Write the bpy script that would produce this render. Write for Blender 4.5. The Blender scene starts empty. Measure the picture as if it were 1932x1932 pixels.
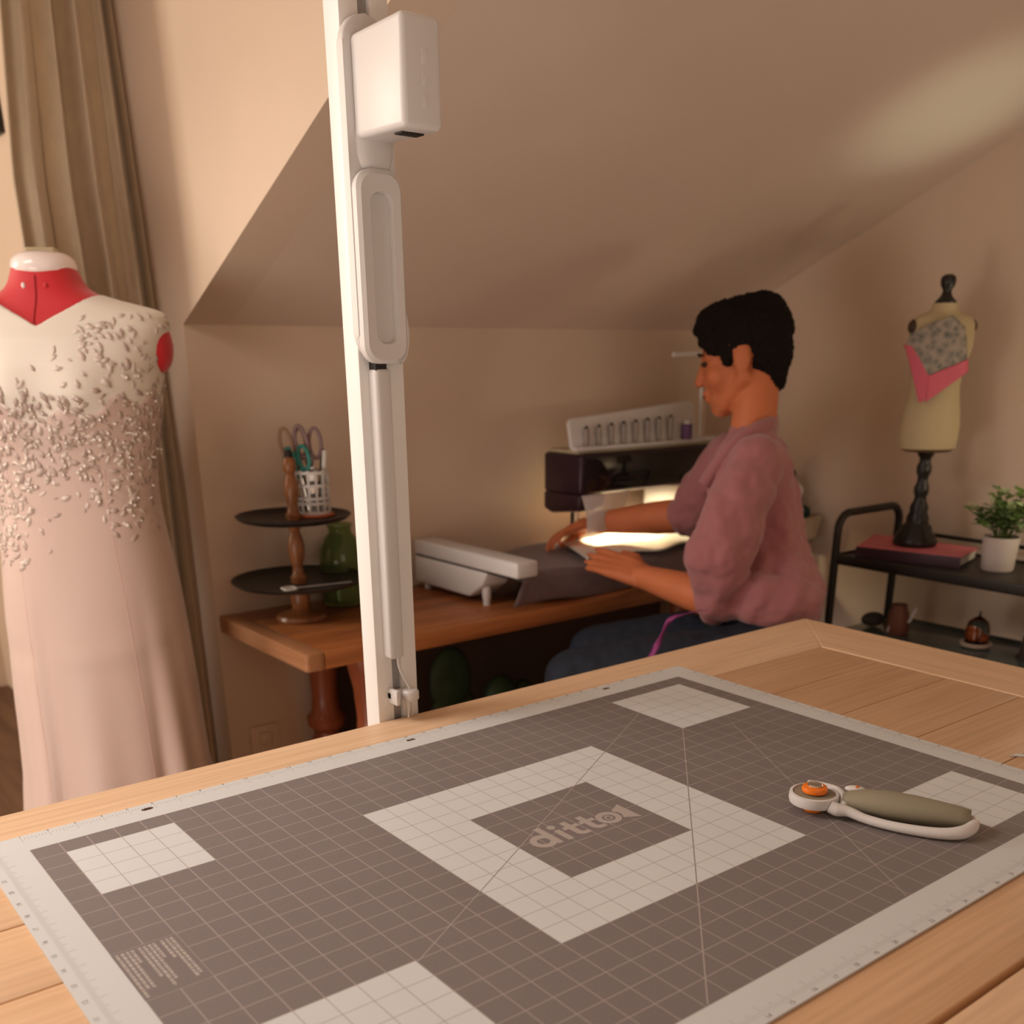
import bpy, bmesh, math, random
from mathutils import Vector, Matrix, Euler, noise
PI = math.pi
C = bpy.context.scene.collection
IN = 0.0254
T = 0.86            # height of the cutting mat's top
DZ = 0.74           # height of the sewing desk's top
random.seed(7)

# ------------------------------------------------------------------ materials
def mat(name, col, rough=0.5, spec=0.5, metal=0.0, noise_amt=0.0, noise_scale=20.0, bump=0.0, bump_scale=200.0,
        emit=None, emit_str=0.0, trans=0.0, sub=0.0, sheen=0.0, stretch=None, col2=None, alpha=1.0, ior=1.45):
    m = bpy.data.materials.new(name); m.use_nodes = True
    nt = m.node_tree; b = nt.nodes['Principled BSDF']; L = nt.links
    c = (col[0], col[1], col[2], 1)
    b.inputs['Base Color'].default_value = c
    b.inputs['Roughness'].default_value = rough
    b.inputs['Specular IOR Level'].default_value = spec
    b.inputs['Metallic'].default_value = metal
    b.inputs['Transmission Weight'].default_value = trans
    b.inputs['IOR'].default_value = ior
    b.inputs['Alpha'].default_value = alpha
    if sub: b.inputs['Subsurface Weight'].default_value = sub; b.inputs['Subsurface Radius'].default_value = (0.01, 0.004, 0.002)
    if sheen: b.inputs['Sheen Weight'].default_value = sheen
    if emit:
        b.inputs['Emission Color'].default_value = (emit[0], emit[1], emit[2], 1); b.inputs['Emission Strength'].default_value = emit_str
    tc = nt.nodes.new('ShaderNodeTexCoord'); mp = nt.nodes.new('ShaderNodeMapping')
    L.new(tc.outputs['Object'], mp.inputs['Vector'])
    if stretch: mp.inputs['Scale'].default_value = stretch
    if noise_amt or col2:
        n = nt.nodes.new('ShaderNodeTexNoise'); n.inputs['Scale'].default_value = noise_scale; n.inputs['Detail'].default_value = 6
        L.new(mp.outputs['Vector'], n.inputs['Vector'])
        r = nt.nodes.new('ShaderNodeValToRGB')
        k = noise_amt
        lo = tuple(max(0, v*(1-k)) for v in col) if not col2 else col2
        hi = tuple(min(1, v*(1+k)) for v in col) if not col2 else col
        r.color_ramp.elements[0].position = 0.3; r.color_ramp.elements[1].position = 0.7
        r.color_ramp.elements[0].color = (*lo, 1); r.color_ramp.elements[1].color = (*hi, 1)
        L.new(n.outputs['Fac'], r.inputs['Fac']); L.new(r.outputs['Color'], b.inputs['Base Color'])
    if bump:
        n2 = nt.nodes.new('ShaderNodeTexNoise'); n2.inputs['Scale'].default_value = bump_scale; n2.inputs['Detail'].default_value = 3
        L.new(mp.outputs['Vector'], n2.inputs['Vector'])
        bp = nt.nodes.new('ShaderNodeBump'); bp.inputs['Strength'].default_value = bump; bp.inputs['Distance'].default_value = 0.002
        L.new(n2.outputs['Fac'], bp.inputs['Height']); L.new(bp.outputs['Normal'], b.inputs['Normal'])
    return m

def math_node(nt, op, a, b=None, c=None):
    n = nt.nodes.new('ShaderNodeMath'); n.operation = op
    for i, v in enumerate((a, b, c)):
        if v is None: continue
        if isinstance(v, (int, float)): n.inputs[i].default_value = v
        else: nt.links.new(v, n.inputs[i])
    return n.outputs[0]

def grid_mat(name, base, line, width, dots=None, rough=0.55):
    """printed one-inch grid, in the mat's own object coordinates"""
    m = bpy.data.materials.new(name); m.use_nodes = True
    nt = m.node_tree; b = nt.nodes['Principled BSDF']; L = nt.links
    b.inputs['Roughness'].default_value = rough; b.inputs['Specular IOR Level'].default_value = 0.35
    tc = nt.nodes.new('ShaderNodeTexCoord'); sx = nt.nodes.new('ShaderNodeSeparateXYZ')
    L.new(tc.outputs['Object'], sx.inputs[0])
    masks = []; dm = []
    for o in (0, 1):
        g = math_node(nt, 'DIVIDE', sx.outputs[o], IN)
        f = math_node(nt, 'ABSOLUTE', math_node(nt, 'SUBTRACT', math_node(nt, 'FRACT', math_node(nt, 'ADD', g, 100.5)), 0.5))
        masks.append(math_node(nt, 'LESS_THAN', f, width))
        f4 = math_node(nt, 'ABSOLUTE', math_node(nt, 'SUBTRACT', math_node(nt, 'FRACT', math_node(nt, 'ADD', math_node(nt, 'MULTIPLY', g, 4.0), 100.5)), 0.5))
        dm.append(math_node(nt, 'LESS_THAN', f4, 0.045))
    k = math_node(nt, 'MAXIMUM', masks[0], masks[1])
    if dots:
        k = math_node(nt, 'MAXIMUM', k, math_node(nt, 'MULTIPLY', math_node(nt, 'MULTIPLY', dm[0], dm[1]), dots))
    n = nt.nodes.new('ShaderNodeTexNoise'); n.inputs['Scale'].default_value = 6; L.new(tc.outputs['Object'], n.inputs['Vector'])
    r = nt.nodes.new('ShaderNodeValToRGB')
    r.color_ramp.elements[0].color = (*[v*0.94 for v in base], 1); r.color_ramp.elements[1].color = (*[v*1.06 for v in base], 1)
    L.new(n.outputs['Fac'], r.inputs['Fac'])
    mx = nt.nodes.new('ShaderNodeMix'); mx.data_type = 'RGBA'
    L.new(k, mx.inputs[0]); L.new(r.outputs['Color'], mx.inputs[6]); mx.inputs[7].default_value = (*line, 1)
    L.new(mx.outputs[2], b.inputs['Base Color'])
    return m

def wood_mat(name, c1, c2, axis=0, scale=3.0, rough=0.5, spec=0.4):
    m = bpy.data.materials.new(name); m.use_nodes = True
    nt = m.node_tree; b = nt.nodes['Principled BSDF']; L = nt.links
    b.inputs['Roughness'].default_value = rough; b.inputs['Specular IOR Level'].default_value = spec
    tc = nt.nodes.new('ShaderNodeTexCoord'); mp = nt.nodes.new('ShaderNodeMapping')
    s = [14.0, 14.0, 14.0]; s[axis] = 1.0
    mp.inputs['Scale'].default_value = s
    L.new(tc.outputs['Object'], mp.inputs['Vector'])
    n = nt.nodes.new('ShaderNodeTexNoise'); n.inputs['Scale'].default_value = scale; n.inputs['Detail'].default_value = 8; n.inputs['Distortion'].default_value = 0.6
    L.new(mp.outputs['Vector'], n.inputs['Vector'])
    r = nt.nodes.new('ShaderNodeValToRGB')
    r.color_ramp.elements[0].position = 0.32; r.color_ramp.elements[1].position = 0.68
    r.color_ramp.elements[0].color = (*c2, 1); r.color_ramp.elements[1].color = (*c1, 1)
    L.new(n.outputs['Fac'], r.inputs['Fac'])
    mp2 = nt.nodes.new('ShaderNodeMapping'); s2 = [120.0]*3; s2[axis] = 4.0; mp2.inputs['Scale'].default_value = s2
    L.new(tc.outputs['Object'], mp2.inputs['Vector'])
    n2 = nt.nodes.new('ShaderNodeTexNoise'); n2.inputs['Scale'].default_value = scale; n2.inputs['Detail'].default_value = 4
    L.new(mp2.outputs['Vector'], n2.inputs['Vector'])
    mx = nt.nodes.new('ShaderNodeMix'); mx.data_type = 'RGBA'; mx.blend_type = 'MULTIPLY'
    r2 = nt.nodes.new('ShaderNodeValToRGB'); r2.color_ramp.elements[0].color = (.8, .76, .72, 1); r2.color_ramp.elements[1].color = (1.08, 1.08, 1.08, 1)
    r2.color_ramp.elements[0].position = 0.35; r2.color_ramp.elements[1].position = 0.6
    L.new(n2.outputs['Fac'], r2.inputs['Fac'])
    mx.inputs[0].default_value = 0.5
    L.new(r.outputs['Color'], mx.inputs[6]); L.new(r2.outputs['Color'], mx.inputs[7])
    L.new(mx.outputs[2], b.inputs['Base Color'])
    return m

# ------------------------------------------------------------------ objects
def tag(o, label=None, cat=None, group=None, kind=None):
    if label: o['label'] = label
    if cat: o['category'] = cat
    if group: o['group'] = group
    if kind: o['kind'] = kind
    return o

def thing(name, label, cat, loc, group=None):
    o = bpy.data.objects.new(name, None); o.empty_display_size = 0.05
    C.objects.link(o); o.location = loc
    return tag(o, label, cat, group)

def loc_of(o):
    v = Vector(o.location)
    p = o.parent
    while p: v += Vector(p.location); p = p.parent
    return v

def obj(name, bm, m, parent=None, origin=None, smooth=35, label=None):
    """bm in world coordinates -> linked mesh object; smooth = auto-smooth angle in degrees (0 = flat)"""
    me = bpy.data.meshes.new(name)
    base = loc_of(parent) if parent else Vector((0, 0, 0))
    o3 = Vector(origin) if origin is not None else base
    bmesh.ops.translate(bm, verts=bm.verts, vec=-o3)
    bmesh.ops.recalc_face_normals(bm, faces=bm.faces)
    bm.to_mesh(me); bm.free()
    return link_mesh(name, me, m, parent, o3 - base, smooth, label)

def link_mesh(name, me, m, parent=None, loc=(0, 0, 0), smooth=35, label=None):
    for k in (m if isinstance(m, (list, tuple)) else [m]): me.materials.append(k)
    if smooth:
        for p in me.polygons: p.use_smooth = True
        if smooth < 180:
            try: me.set_sharp_from_angle(angle=math.radians(smooth))
            except Exception: pass
    o = bpy.data.objects.new(name, me); C.objects.link(o)
    o.location = loc
    if parent: o.parent = parent
    if label: o['label'] = label
    return o

def struct(name, bm, m, smooth=0):
    o = obj(name, bm, m, smooth=smooth); o['kind'] = 'structure'; return o

def NB(): return bmesh.new()

def box(bm, x0, x1, y0, y1, z0, z1, bev=0.0, seg=2, mi=0):
    vs = [bm.verts.new((x, y, z)) for x in (x0, x1) for y in (y0, y1) for z in (z0, z1)]
    idx = ((0, 1, 3, 2), (4, 6, 7, 5), (0, 4, 5, 1), (2, 3, 7, 6), (0, 2, 6, 4), (1, 5, 7, 3))
    fs = [bm.faces.new([vs[i] for i in f]) for f in idx]
    for f in fs: f.material_index = mi
    if bev:
        es = list({e for f in fs for e in f.edges})
        bmesh.ops.bevel(bm, geom=es, offset=bev, segments=seg, affect='EDGES', profile=0.5)
    return vs

def prism(bm, pts, vec, bev=0.0, seg=2):
    """polygon (3-D points) extruded along vec"""
    vec = Vector(vec)
    a = [bm.verts.new(p) for p in pts]; b = [bm.verts.new(Vector(p)+vec) for p in pts]
    n = len(a); fs = [bm.faces.new(a[::-1]), bm.faces.new(b)]
    for i in range(n): fs.append(bm.faces.new((a[i], a[(i+1) % n], b[(i+1) % n], b[i])))
    if bev:
        es = list({e for f in fs for e in f.edges})
        bmesh.ops.bevel(bm, geom=es, offset=bev, segments=seg, affect='EDGES', profile=0.5)

def frame_of(d):
    d = Vector(d).normalized(); h = Vector((0, 0, 1)) if abs(d.z) < 0.9 else Vector((1, 0, 0))
    s = d.cross(h).normalized(); return s, s.cross(d).normalized(), d

def tube(bm, pts, r, seg=12, cap=True, closed=False):
    pts = [Vector(p) for p in pts]; n = len(pts); rings = []
    rr = r if isinstance(r, (list, tuple)) else [r]*n
    s0 = None
    for i, p in enumerate(pts):
        if closed: d = pts[(i+1) % n]-pts[i-1]
        else: d = pts[min(i+1, n-1)]-pts[max(i-1, 0)]
        s, u, d = frame_of(d)
        if s0 is not None:
            s = (s0 - d*s0.dot(d)).normalized(); u = s.cross(d).normalized()
        s0 = s
        rings.append([bm.verts.new(p+(s*math.cos(a)+u*math.sin(a))*rr[i]) for a in [2*PI*k/seg for k in range(seg)]])
    for i in range(n if closed else n-1):
        A, B = rings[i], rings[(i+1) % n]
        for k in range(seg): bm.faces.new((A[k], A[(k+1) % seg], B[(k+1) % seg], B[k]))
    if cap and not closed:
        bm.faces.new(rings[0][::-1]); bm.faces.new(rings[-1])

def lathe(bm, c, prof, seg=32, axis=(0, 0, 1), sx=1.0, sy=1.0):
    """profile [(r, h)] turned about axis through c"""
    s, u, d = frame_of(axis) if tuple(axis) != (0, 0, 1) else (Vector((1, 0, 0)), Vector((0, 1, 0)), Vector((0, 0, 1)))
    c = Vector(c); rings = []
    for r, h in prof:
        if r < 1e-6: rings.append([bm.verts.new(c+d*h)])
        else: rings.append([bm.verts.new(c+d*h+s*(r*sx*math.cos(a))+u*(r*sy*math.sin(a))) for a in [2*PI*k/seg for k in range(seg)]])
    for A, B in zip(rings, rings[1:]):
        for k in range(seg):
            k2 = (k+1) % seg
            if len(A) == 1 and len(B) == 1: continue
            if len(A) == 1: bm.faces.new((A[0], B[k2], B[k]))
            elif len(B) == 1: bm.faces.new((A[k], A[k2], B[0]))
            else: bm.faces.new((A[k], A[k2], B[k2], B[k]))
    if len(rings[0]) > 1: bm.faces.new(rings[0][::-1])
    if len(rings[-1]) > 1: bm.faces.new(rings[-1])

def shell(bm, c, prof, seg=32): 
    """open lathe (no caps)"""
    c = Vector(c); rings = [[bm.verts.new(c+Vector((r*math.cos(a), r*math.sin(a), h))) for a in [2*PI*k/seg for k in range(seg)]] for r, h in prof]
    for A, B in zip(rings, rings[1:]):
        for k in range(seg): bm.faces.new((A[k], A[(k+1) % seg], B[(k+1) % seg], B[k]))

def ell(bm, c, r, rot=None, sub=3):
    res = bmesh.ops.create_icosphere(bm, subdivisions=sub, radius=1.0)
    M = Matrix.Translation(Vector(c)) @ (rot.to_4x4() if rot is not None else Matrix.Identity(4)) @ Matrix.Diagonal((*r, 1)) 
    bmesh.ops.transform(bm, matrix=M, verts=res['verts'])

def cone(bm, a, b, ra, rb, seg=16):
    """rounded tapered limb from a to b"""
    a = Vector(a); b = Vector(b); L = (b-a).length
    prof = [(0, -ra)] + [(ra*math.cos(t), ra*math.sin(t)) for t in [-PI/2+PI/2*k/5 for k in range(1, 6)]]
    prof += [(rb*math.cos(t), L+rb*math.sin(t)) for t in [PI/2*k/5 for k in range(0, 5)]] + [(0, L+rb)]
    lathe(bm, a, prof, seg=seg, axis=(b-a).normalized())

def limb(bm, pts, rs):
    for i in range(len(pts)-1): cone(bm, pts[i], pts[i+1], rs[i], rs[i+1])

def fuse(name, bm, voxel, m, parent=None, origin=None, smooth_it=4, disp=None, label=None):
    """melt overlapping lumps into ONE continuous surface"""
    me = bpy.data.meshes.new('tmp'); bm.to_mesh(me); bm.free()
    o = bpy.data.objects.new('tmp', me); C.objects.link(o)
    r = o.modifiers.new('r', 'REMESH'); r.mode = 'VOXEL'; r.voxel_size = voxel
    if smooth_it:
        s = o.modifiers.new('s', 'SMOOTH'); s.factor = 0.5; s.iterations = smooth_it
    dg = bpy.context.evaluated_depsgraph_get(); dg.update()
    me2 = bpy.data.meshes.new_from_object(o.evaluated_get(dg))
    bpy.data.objects.remove(o)
    base = loc_of(parent) if parent else Vector((0, 0, 0))
    o3 = Vector(origin) if origin is not None else base
    if disp:
        me2.update(); nn = [v.normal.copy() for v in me2.vertices]
        for v, n in zip(me2.vertices, nn): v.co = Vector(v.co) + n*disp(Vector(v.co))
    for v in me2.vertices: v.co = Vector(v.co)-o3
    me2.materials.clear()
    return link_mesh(name, me2, m, parent, o3-base, 180, label)

def flat(bm, pts, z=None):
    vs = [bm.verts.new((p[0], p[1], p[2] if z is None else z)) for p in pts]
    return bm.faces.new(vs)

def text_mesh(s, size, M, bold=0.0):
    cu = bpy.data.curves.new('txt', 'FONT'); cu.body = s; cu.size = size; cu.align_x = 'CENTER'; cu.align_y = 'CENTER'
    cu.offset = bold; cu.resolution_u = 3
    o = bpy.data.objects.new('txt', cu); C.objects.link(o)
    dg = bpy.context.evaluated_depsgraph_get(); dg.update()
    me = bpy.data.meshes.new_from_object(o.evaluated_get(dg)); bpy.data.objects.remove(o); bpy.data.curves.remove(cu)
    me.transform(M); return me

def arc(cx, cy, r, a0, a1, n=16): return [(cx+r*math.cos(math.radians(a0+(a1-a0)*k/n)), cy+r*math.sin(math.radians(a0+(a1-a0)*k/n))) for k in range(n+1)]

def bez(p0, p1, p2, p3, n=16):
    p0, p1, p2, p3 = map(Vector, (p0, p1, p2, p3)); out = []
    for k in range(n+1):
        t = k/n; out.append(p0*(1-t)**3+p1*3*t*(1-t)**2+p2*3*t*t*(1-t)+p3*t**3)
    return out

def spline(pts, n=8):
    pts = [Vector(p) for p in pts]; out = []
    for i in range(len(pts)-1):
        a = pts[max(i-1, 0)]; b = pts[i]; c = pts[i+1]; d = pts[min(i+2, len(pts)-1)]
        for k in range(n):
            t = k/n
            out.append(0.5*((2*b)+(c-a)*t+(2*a-5*b+4*c-d)*t*t+(3*b-a-3*c+d)*t**3))
    out.append(pts[-1]); return out

# ------------------------------------------------------------------ palette
M = {}
M['wall'] = mat('wall_paint', (.68, .545, .43), rough=.85, spec=.2, noise_amt=.03, noise_scale=3, bump=.08, bump_scale=250)
M['ceil'] = mat('ceiling_paint', (.70, .57, .475), rough=.9, spec=.15, noise_amt=.03, noise_scale=2, bump=.06, bump_scale=250)
M['floor'] = wood_mat('floor_wood', (.16, .085, .045), (.09, .045, .025), axis=1, scale=2)
M['oak'] = wood_mat('oak_planks', (.70, .46, .28), (.63, .39, .22), axis=0, scale=1.3, rough=.45)
M['oak_rim'] = wood_mat('oak_rim', (.76, .53, .345), (.70, .47, .29), axis=0, scale=1.3, rough=.45)
M['oak_rim_y'] = wood_mat('oak_rim_cross', (.76, .53, .345), (.70, .47, .29), axis=1, scale=1.3, rough=.45)
M['desk'] = wood_mat('walnut_desk', (.42, .15, .045), (.22, .07, .024), axis=0, scale=1.6, rough=.38)
M['desk_edge'] = wood_mat('walnut_edge', (.22, .062, .025), (.15, .038, .016), axis=0, scale=1.6, rough=.45)
M['desk_end'] = wood_mat('desk_end_grain', (.43, .205, .10), (.33, .145, .062), axis=1, scale=1.6, rough=.5)
M['redwood'] = mat('stained_leg_wood', (.25, .062, .022), rough=.35, noise_amt=.2, noise_scale=15, stretch=(8, 8, 1))
M['standwood'] = mat('turned_wood', (.24, .09, .03), rough=.35, noise_amt=.25, noise_scale=18, stretch=(8, 8, 1))
M['white_metal'] = mat('white_powder_coat', (.84, .83, .82), rough=.4, spec=.5)
M['white_plastic'] = mat('white_plastic', (.66, .64, .63), rough=.38, spec=.5)
M['grey_metal'] = mat('brushed_grey_metal', (.42, .42, .43), rough=.35, metal=.6)
M['dark'] = mat('black_gap', (.015, .013, .012), rough=.6)
M['black_metal'] = mat('black_metal', (.018, .014, .012), rough=.4)
M['black_wood'] = mat('black_painted_wood', (.014, .011, .01), rough=.35)
M['chrome'] = mat('chrome', (.8, .78, .74), rough=.12, metal=1.0)
M['orange'] = mat('orange_plastic', (.86, .20, .015), rough=.32, spec=.5)
M['olive'] = mat('olive_rubber', (.28, .25, .18), rough=.55, spec=.4, bump=.05, bump_scale=900)
M['red'] = mat('red_jersey', (.52, .008, .015), rough=.6, sheen=.3, bump=.1, bump_scale=900)
M['white_gloss'] = mat('glossy_white_plastic', (.80, .70, .67), rough=.15, spec=.5)
M['beige_plastic'] = mat('beige_plastic', (.50, .42, .27), rough=.5)
M['ivory'] = mat('ivory_crepe', (.72, .665, .58), rough=.6, sheen=.2, bump=.1, bump_scale=1200)
M['satin'] = mat('blush_satin', (.55, .41, .355), rough=.42, spec=.35, sheen=.3)
M['lace'] = mat('mauve_lace', (.47, .36, .31), rough=.4, noise_amt=.12, noise_scale=60)
M['bead'] = mat('crystal_beads', (.95, .88, .80), rough=.1, spec=1.0)
M['linen'] = mat('linen_curtain', (.54, .43, .30), rough=.85, sheen=.3, noise_amt=.06, noise_scale=60, stretch=(1, 1, .5), bump=.25, bump_scale=700)
M['pale_tone'] = mat('pale_hem_and_light_gap', (.55, .46, .35), rough=.8)
M['mat_dark'] = grid_mat('mat_dark_print', (.205, .175, .172), (.36, .31, .29), .020, dots=.55)
M['mat_light'] = grid_mat('mat_light_print', (.635, .65, .655), (.39, .35, .34), .015)
M['mat_plain'] = mat('mat_dark_plain', (.205, .175, .172), rough=.55, spec=.35)
M['mat_border'] = mat('mat_border', (.62, .635, .64), rough=.55, spec=.35)
M['mat_ink'] = mat('mat_grey_ink', (.30, .27, .26), rough=.6)
M['mat_ink_dark'] = mat('mat_black_ink', (.10, .085, .08), rough=.6)
M['mat_print'] = mat('mat_pale_print', (.42, .37, .345), rough=.55)
M['mat_line'] = mat('mat_pale_line', (.42, .37, .34), rough=.55)

# ------------------------------------------------------------------ the room
YK, XC, XR, ZK = 1.2424, .69, 2.27, 1.345
SL = .4492
yt = YK-(2.5-ZK)/SL
bm = NB(); box(bm, -2.6, 2.4, -3.1, 3.9, -.1, 0); struct('floor', bm, M['floor'])
bm = NB(); box(bm, XC+.1, XR, YK, YK+.1, 0, ZK+.05); struct('wall_back', bm, M['wall'])
bm = NB(); prism(bm, [(XC, 3.7, 0), (XC, YK, 0), (XC, YK, ZK), (XC, yt, 2.5), (XC, 3.7, 2.5)], (.1, 0, 0)); struct('wall_alcove_side', bm, M['wall'])
bm = NB(); prism(bm, [(XC+.1, YK, ZK), (XC+.1, yt, 2.5), (XC+.1, yt, 2.62), (XC+.1, YK+.1, ZK+.12)], (XR-XC-.1, 0, 0)); struct('ceiling', bm, M['ceil'])
bm = NB(); box(bm, -2.6, 2.4, -3.1, 3.9, 2.5, 2.6); struct('ceiling_flat', bm, M['ceil'])
bm = NB(); box(bm, XR, XR+.1, -3.1, YK+.1, 0, 2.5); struct('wall_right', bm, M['wall'])
bm = NB(); box(bm, -2.6, -2.5, -3.1, 3.9, 0, 2.5); struct('wall_left', bm, M['wall'])
bm = NB(); box(bm, -2.5, XR, -3.1, -3.0, 0, 2.5); struct('wall_front', bm, M['wall'])
bm = NB(); box(bm, -2.5, XC, 3.6, 3.7, 0, 2.5); struct('wall_alcove_back', bm, M['wall'])

# wall socket low on the knee wall
t = thing('wall_outlet', 'beige double power socket low on the wall under the desk end', 'socket', (.776, YK, .40))
bm = NB(); box(bm, .738, .812, YK-.007, YK, .345, .463, .003); obj('cover_plate', bm, M['wall'], t)
for z in (.378, .43):
    bm = NB(); box(bm, .759, .791, YK-.010, YK-.006, z-.015, z+.015, .004); s = obj('socket', bm, M['wall'], t)

# dark picture frame on the alcove's side wall
fy, fz = 2.316, 1.834
t = thing('picture_frame', 'black picture frame on the wall at left of the curtain', 'picture frame', (XC-.01, fy+.15, fz+.2))
for (a, b, c, d) in ((fy, fy+.3, fz, fz+.018), (fy, fy+.3, fz+.4, fz+.418), (fy, fy+.018, fz+.018, fz+.4), (fy+.282, fy+.3, fz+.018, fz+.4)):
    bm = NB(); box(bm, XC-.018, XC, a, b, c, d, .002); obj('frame_rail', bm, M['black_wood'], t)
bm = NB(); box(bm, XC-.008, XC, fy+.018, fy+.282, fz+.018, fz+.4); obj('picture_mount', bm, M['pale_tone'], t)

# ------------------------------------------------------------------ curtain
cx0, cx1, cy = .43, .686, 1.375
t = thing('curtain', 'beige linen curtain hanging in bunched folds behind the dress form', 'curtain', ((cx0+cx1)/2, cy, .02))
def fold(u, z):
    """slanting drape: its right edge touches the alcove wall, its left edge stands forward"""
    w = u+.020*math.sin(z*1.3+u*8)+.012*math.sin(z*3.1+1)
    ph = w*4.2*2*PI+1.2
    f = math.sin(ph)+.30*math.sin(2*ph+.8)+.35*math.sin(w*2.3*2*PI+.5*z)
    ed = min(1, u/.06, (1-u)/.05)
    xl = .43+.09*max(0, z-1.6); yr = 1.365+.055*max(0, min(1, (z-1.0)/.95))**1.3
    x = xl+(.686-xl)*u+.007*math.sin(2*ph)*ed; y = 1.338+(yr-1.338)*u
    return Vector((x, y-.006+.027*f*ed, z))
bm = NB(); nu, nz = 220, 60
g = [[bm.verts.new(fold(i/nu, .02+(2.48)*j/nz)) for i in range(nu+1)] for j in range(nz+1)]
for j in range(nz):
    for i in range(nu): bm.faces.new((g[j][i], g[j][i+1], g[j+1][i+1], g[j+1][i]))
c_ = obj('drape', bm, M['linen'], t, smooth=180)
sm = c_.modifiers.new('thick', 'SOLIDIFY'); sm.thickness = .003
bm = NB()
for u0, u1 in ((.0, .03), (.775, .790)):  # first strip is the hem, second paints the light gap at a fold
    gg = [[bm.verts.new(fold(u0+(u1-u0)*i/4, .02+2.48*j/nz)+Vector((0, -.004, 0))) for i in range(5)] for j in range(nz+1)]
    for j in range(nz):
        for i in range(4): bm.faces.new((gg[j][i], gg[j][i+1], gg[j+1][i+1], gg[j+1][i]))
l_ = obj('hem_and_light_gap', bm, M['pale_tone'], t, smooth=180, label='pale hem strip and painted gap of light on the curtain')
sm = l_.modifiers.new('thick', 'SOLIDIFY'); sm.thickness = .003

# ------------------------------------------------------------------ work table
TT = T-.0022
t = thing('work_table', 'light oak work table under the grey cutting mat', 'table', (.42, -.35, 0))
X0, X1, Y0, Y1 = -.45, 1.287, -.80, .104
RW = .129; th = .038
G = .0004
for pts, mm in (([(X0, Y1), (X1, Y1), (X1-RW, Y1-RW), (X0+RW, Y1-RW)], 'oak_rim'), ([(X0, Y0), (X0+RW, Y0+RW), (X1-RW, Y0+RW), (X1, Y0)], 'oak_rim'),
                ([(X0, Y0+G), (X0, Y1-G), (X0+RW-G, Y1-RW), (X0+RW-G, Y0+RW)], 'oak_rim_y'), ([(X1, Y0+G), (X1-RW+G, Y0+RW), (X1-RW+G, Y1-RW), (X1, Y1-G)], 'oak_rim_y')):
    bm = NB(); prism(bm, [(x, y, TT-th) for x, y in pts], (0, 0, th), .0012, 1)
    obj('table_rim', bm, M[mm], t, label='pale rim board along the table edge')
y = Y1-RW-.0008; k = 0
ys = []
while y > Y0+RW+.02:
    y2 = max(y-.1065, Y0+RW+.0008); ys.append((y2+.0006, y-.0006)); y = y2
for a, b in ys:
    bm = NB(); box(bm, X0+RW+.0008, X1-RW-.0008, a, b, TT-th, TT-.0003, .0018)
    o = obj('plank', bm, M['oak'], t, origin=(random.uniform(-1, 1), (a+b)/2, TT))
    
for (a, b) in ((X0+.09, Y0+.08), (X0+.09, Y1-.08), (X1-.09, Y0+.08), (X1-.09, Y1-.08)):
    bm = NB(); box(bm, a-.035, a+.035, b-.035, b+.035, 0, TT-th, .004); obj('leg', bm, M['oak_rim'], t)
bm = NB(); box(bm, X0+.05, X1-.05, Y1-.09, Y1-.07, .02, TT-th); obj('shade_panel', bm, M['oak_rim'], t)  # unseen panel added to keep low light from getting under the desk
for x in (X0+.05, X1-.07):
    bm = NB(); box(bm, x, x+.02, Y0+.07, Y1-.091, .02, TT-th); obj('side_light_block', bm, M['oak_rim_y'], t)  # unseen panels added to block light passing under the table

# ------------------------------------------------------------------ cutting mat  (object origin = corner of the printed field; u along +x, v along -y, in inches)
U, V = 34, 22
us = sorted({0, 1, 2, 5, 7, 11, 14, 20, 23, 28, 29, 33, 34, -1.5, 35.5}); vs_ = sorted({0, 1, 5, 6, 8, 9, 12, 14, 15, 17, 21, 22, -1.45, 23.5})
def region(u, v):
    if not (0 < u < 34 and 0 < v < 22): return 3
    for a, b, c, d in ((1, 5, 1, 5), (28, 33, 1, 6), (29, 33, 17, 21), (1, 7, 15, 21)):
        if a < u < b and c < v < d: return 1
    if 11 < u < 23 and 5 < v < 17 and not (14 < u < 20 and 8 < v < 14): return 1
    if 0 < u < 2 and 9 < v < 12: return 2
    return 0
matroot = thing('cutting_mat', 'grey and white gridded self-healing cutting mat on the oak table', 'cutting mat', (0, 0, T))
bm = NB()
grid = {(i, j): bm.verts.new((u*IN, -v*IN, T)) for i, u in enumerate(us) for j, v in enumerate(vs_)}
for i in range(len(us)-1):
    for j in range(len(vs_)-1):
        f = bm.faces.new((grid[i, j], grid[i, j+1], grid[i+1, j+1], grid[i+1, j]))
        f.material_index = region((us[i]+us[i+1])/2, (vs_[j]+vs_[j+1])/2)
r = bmesh.ops.extrude_face_region(bm, geom=list(bm.faces))
bot = [v for v in r['geom'] if isinstance(v, bmesh.types.BMVert)]
bmesh.ops.translate(bm, verts=bot, vec=(0, 0, -.0020))
for f in bm.faces:
    if abs(f.normal.z) < .5 or f.calc_center_median().z < T-.0015: f.material_index = 3
sheet = obj('mat_sheet', bm, [M['mat_dark'], M['mat_light'], M['mat_plain'], M['mat_border']], matroot, smooth=0)
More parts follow.
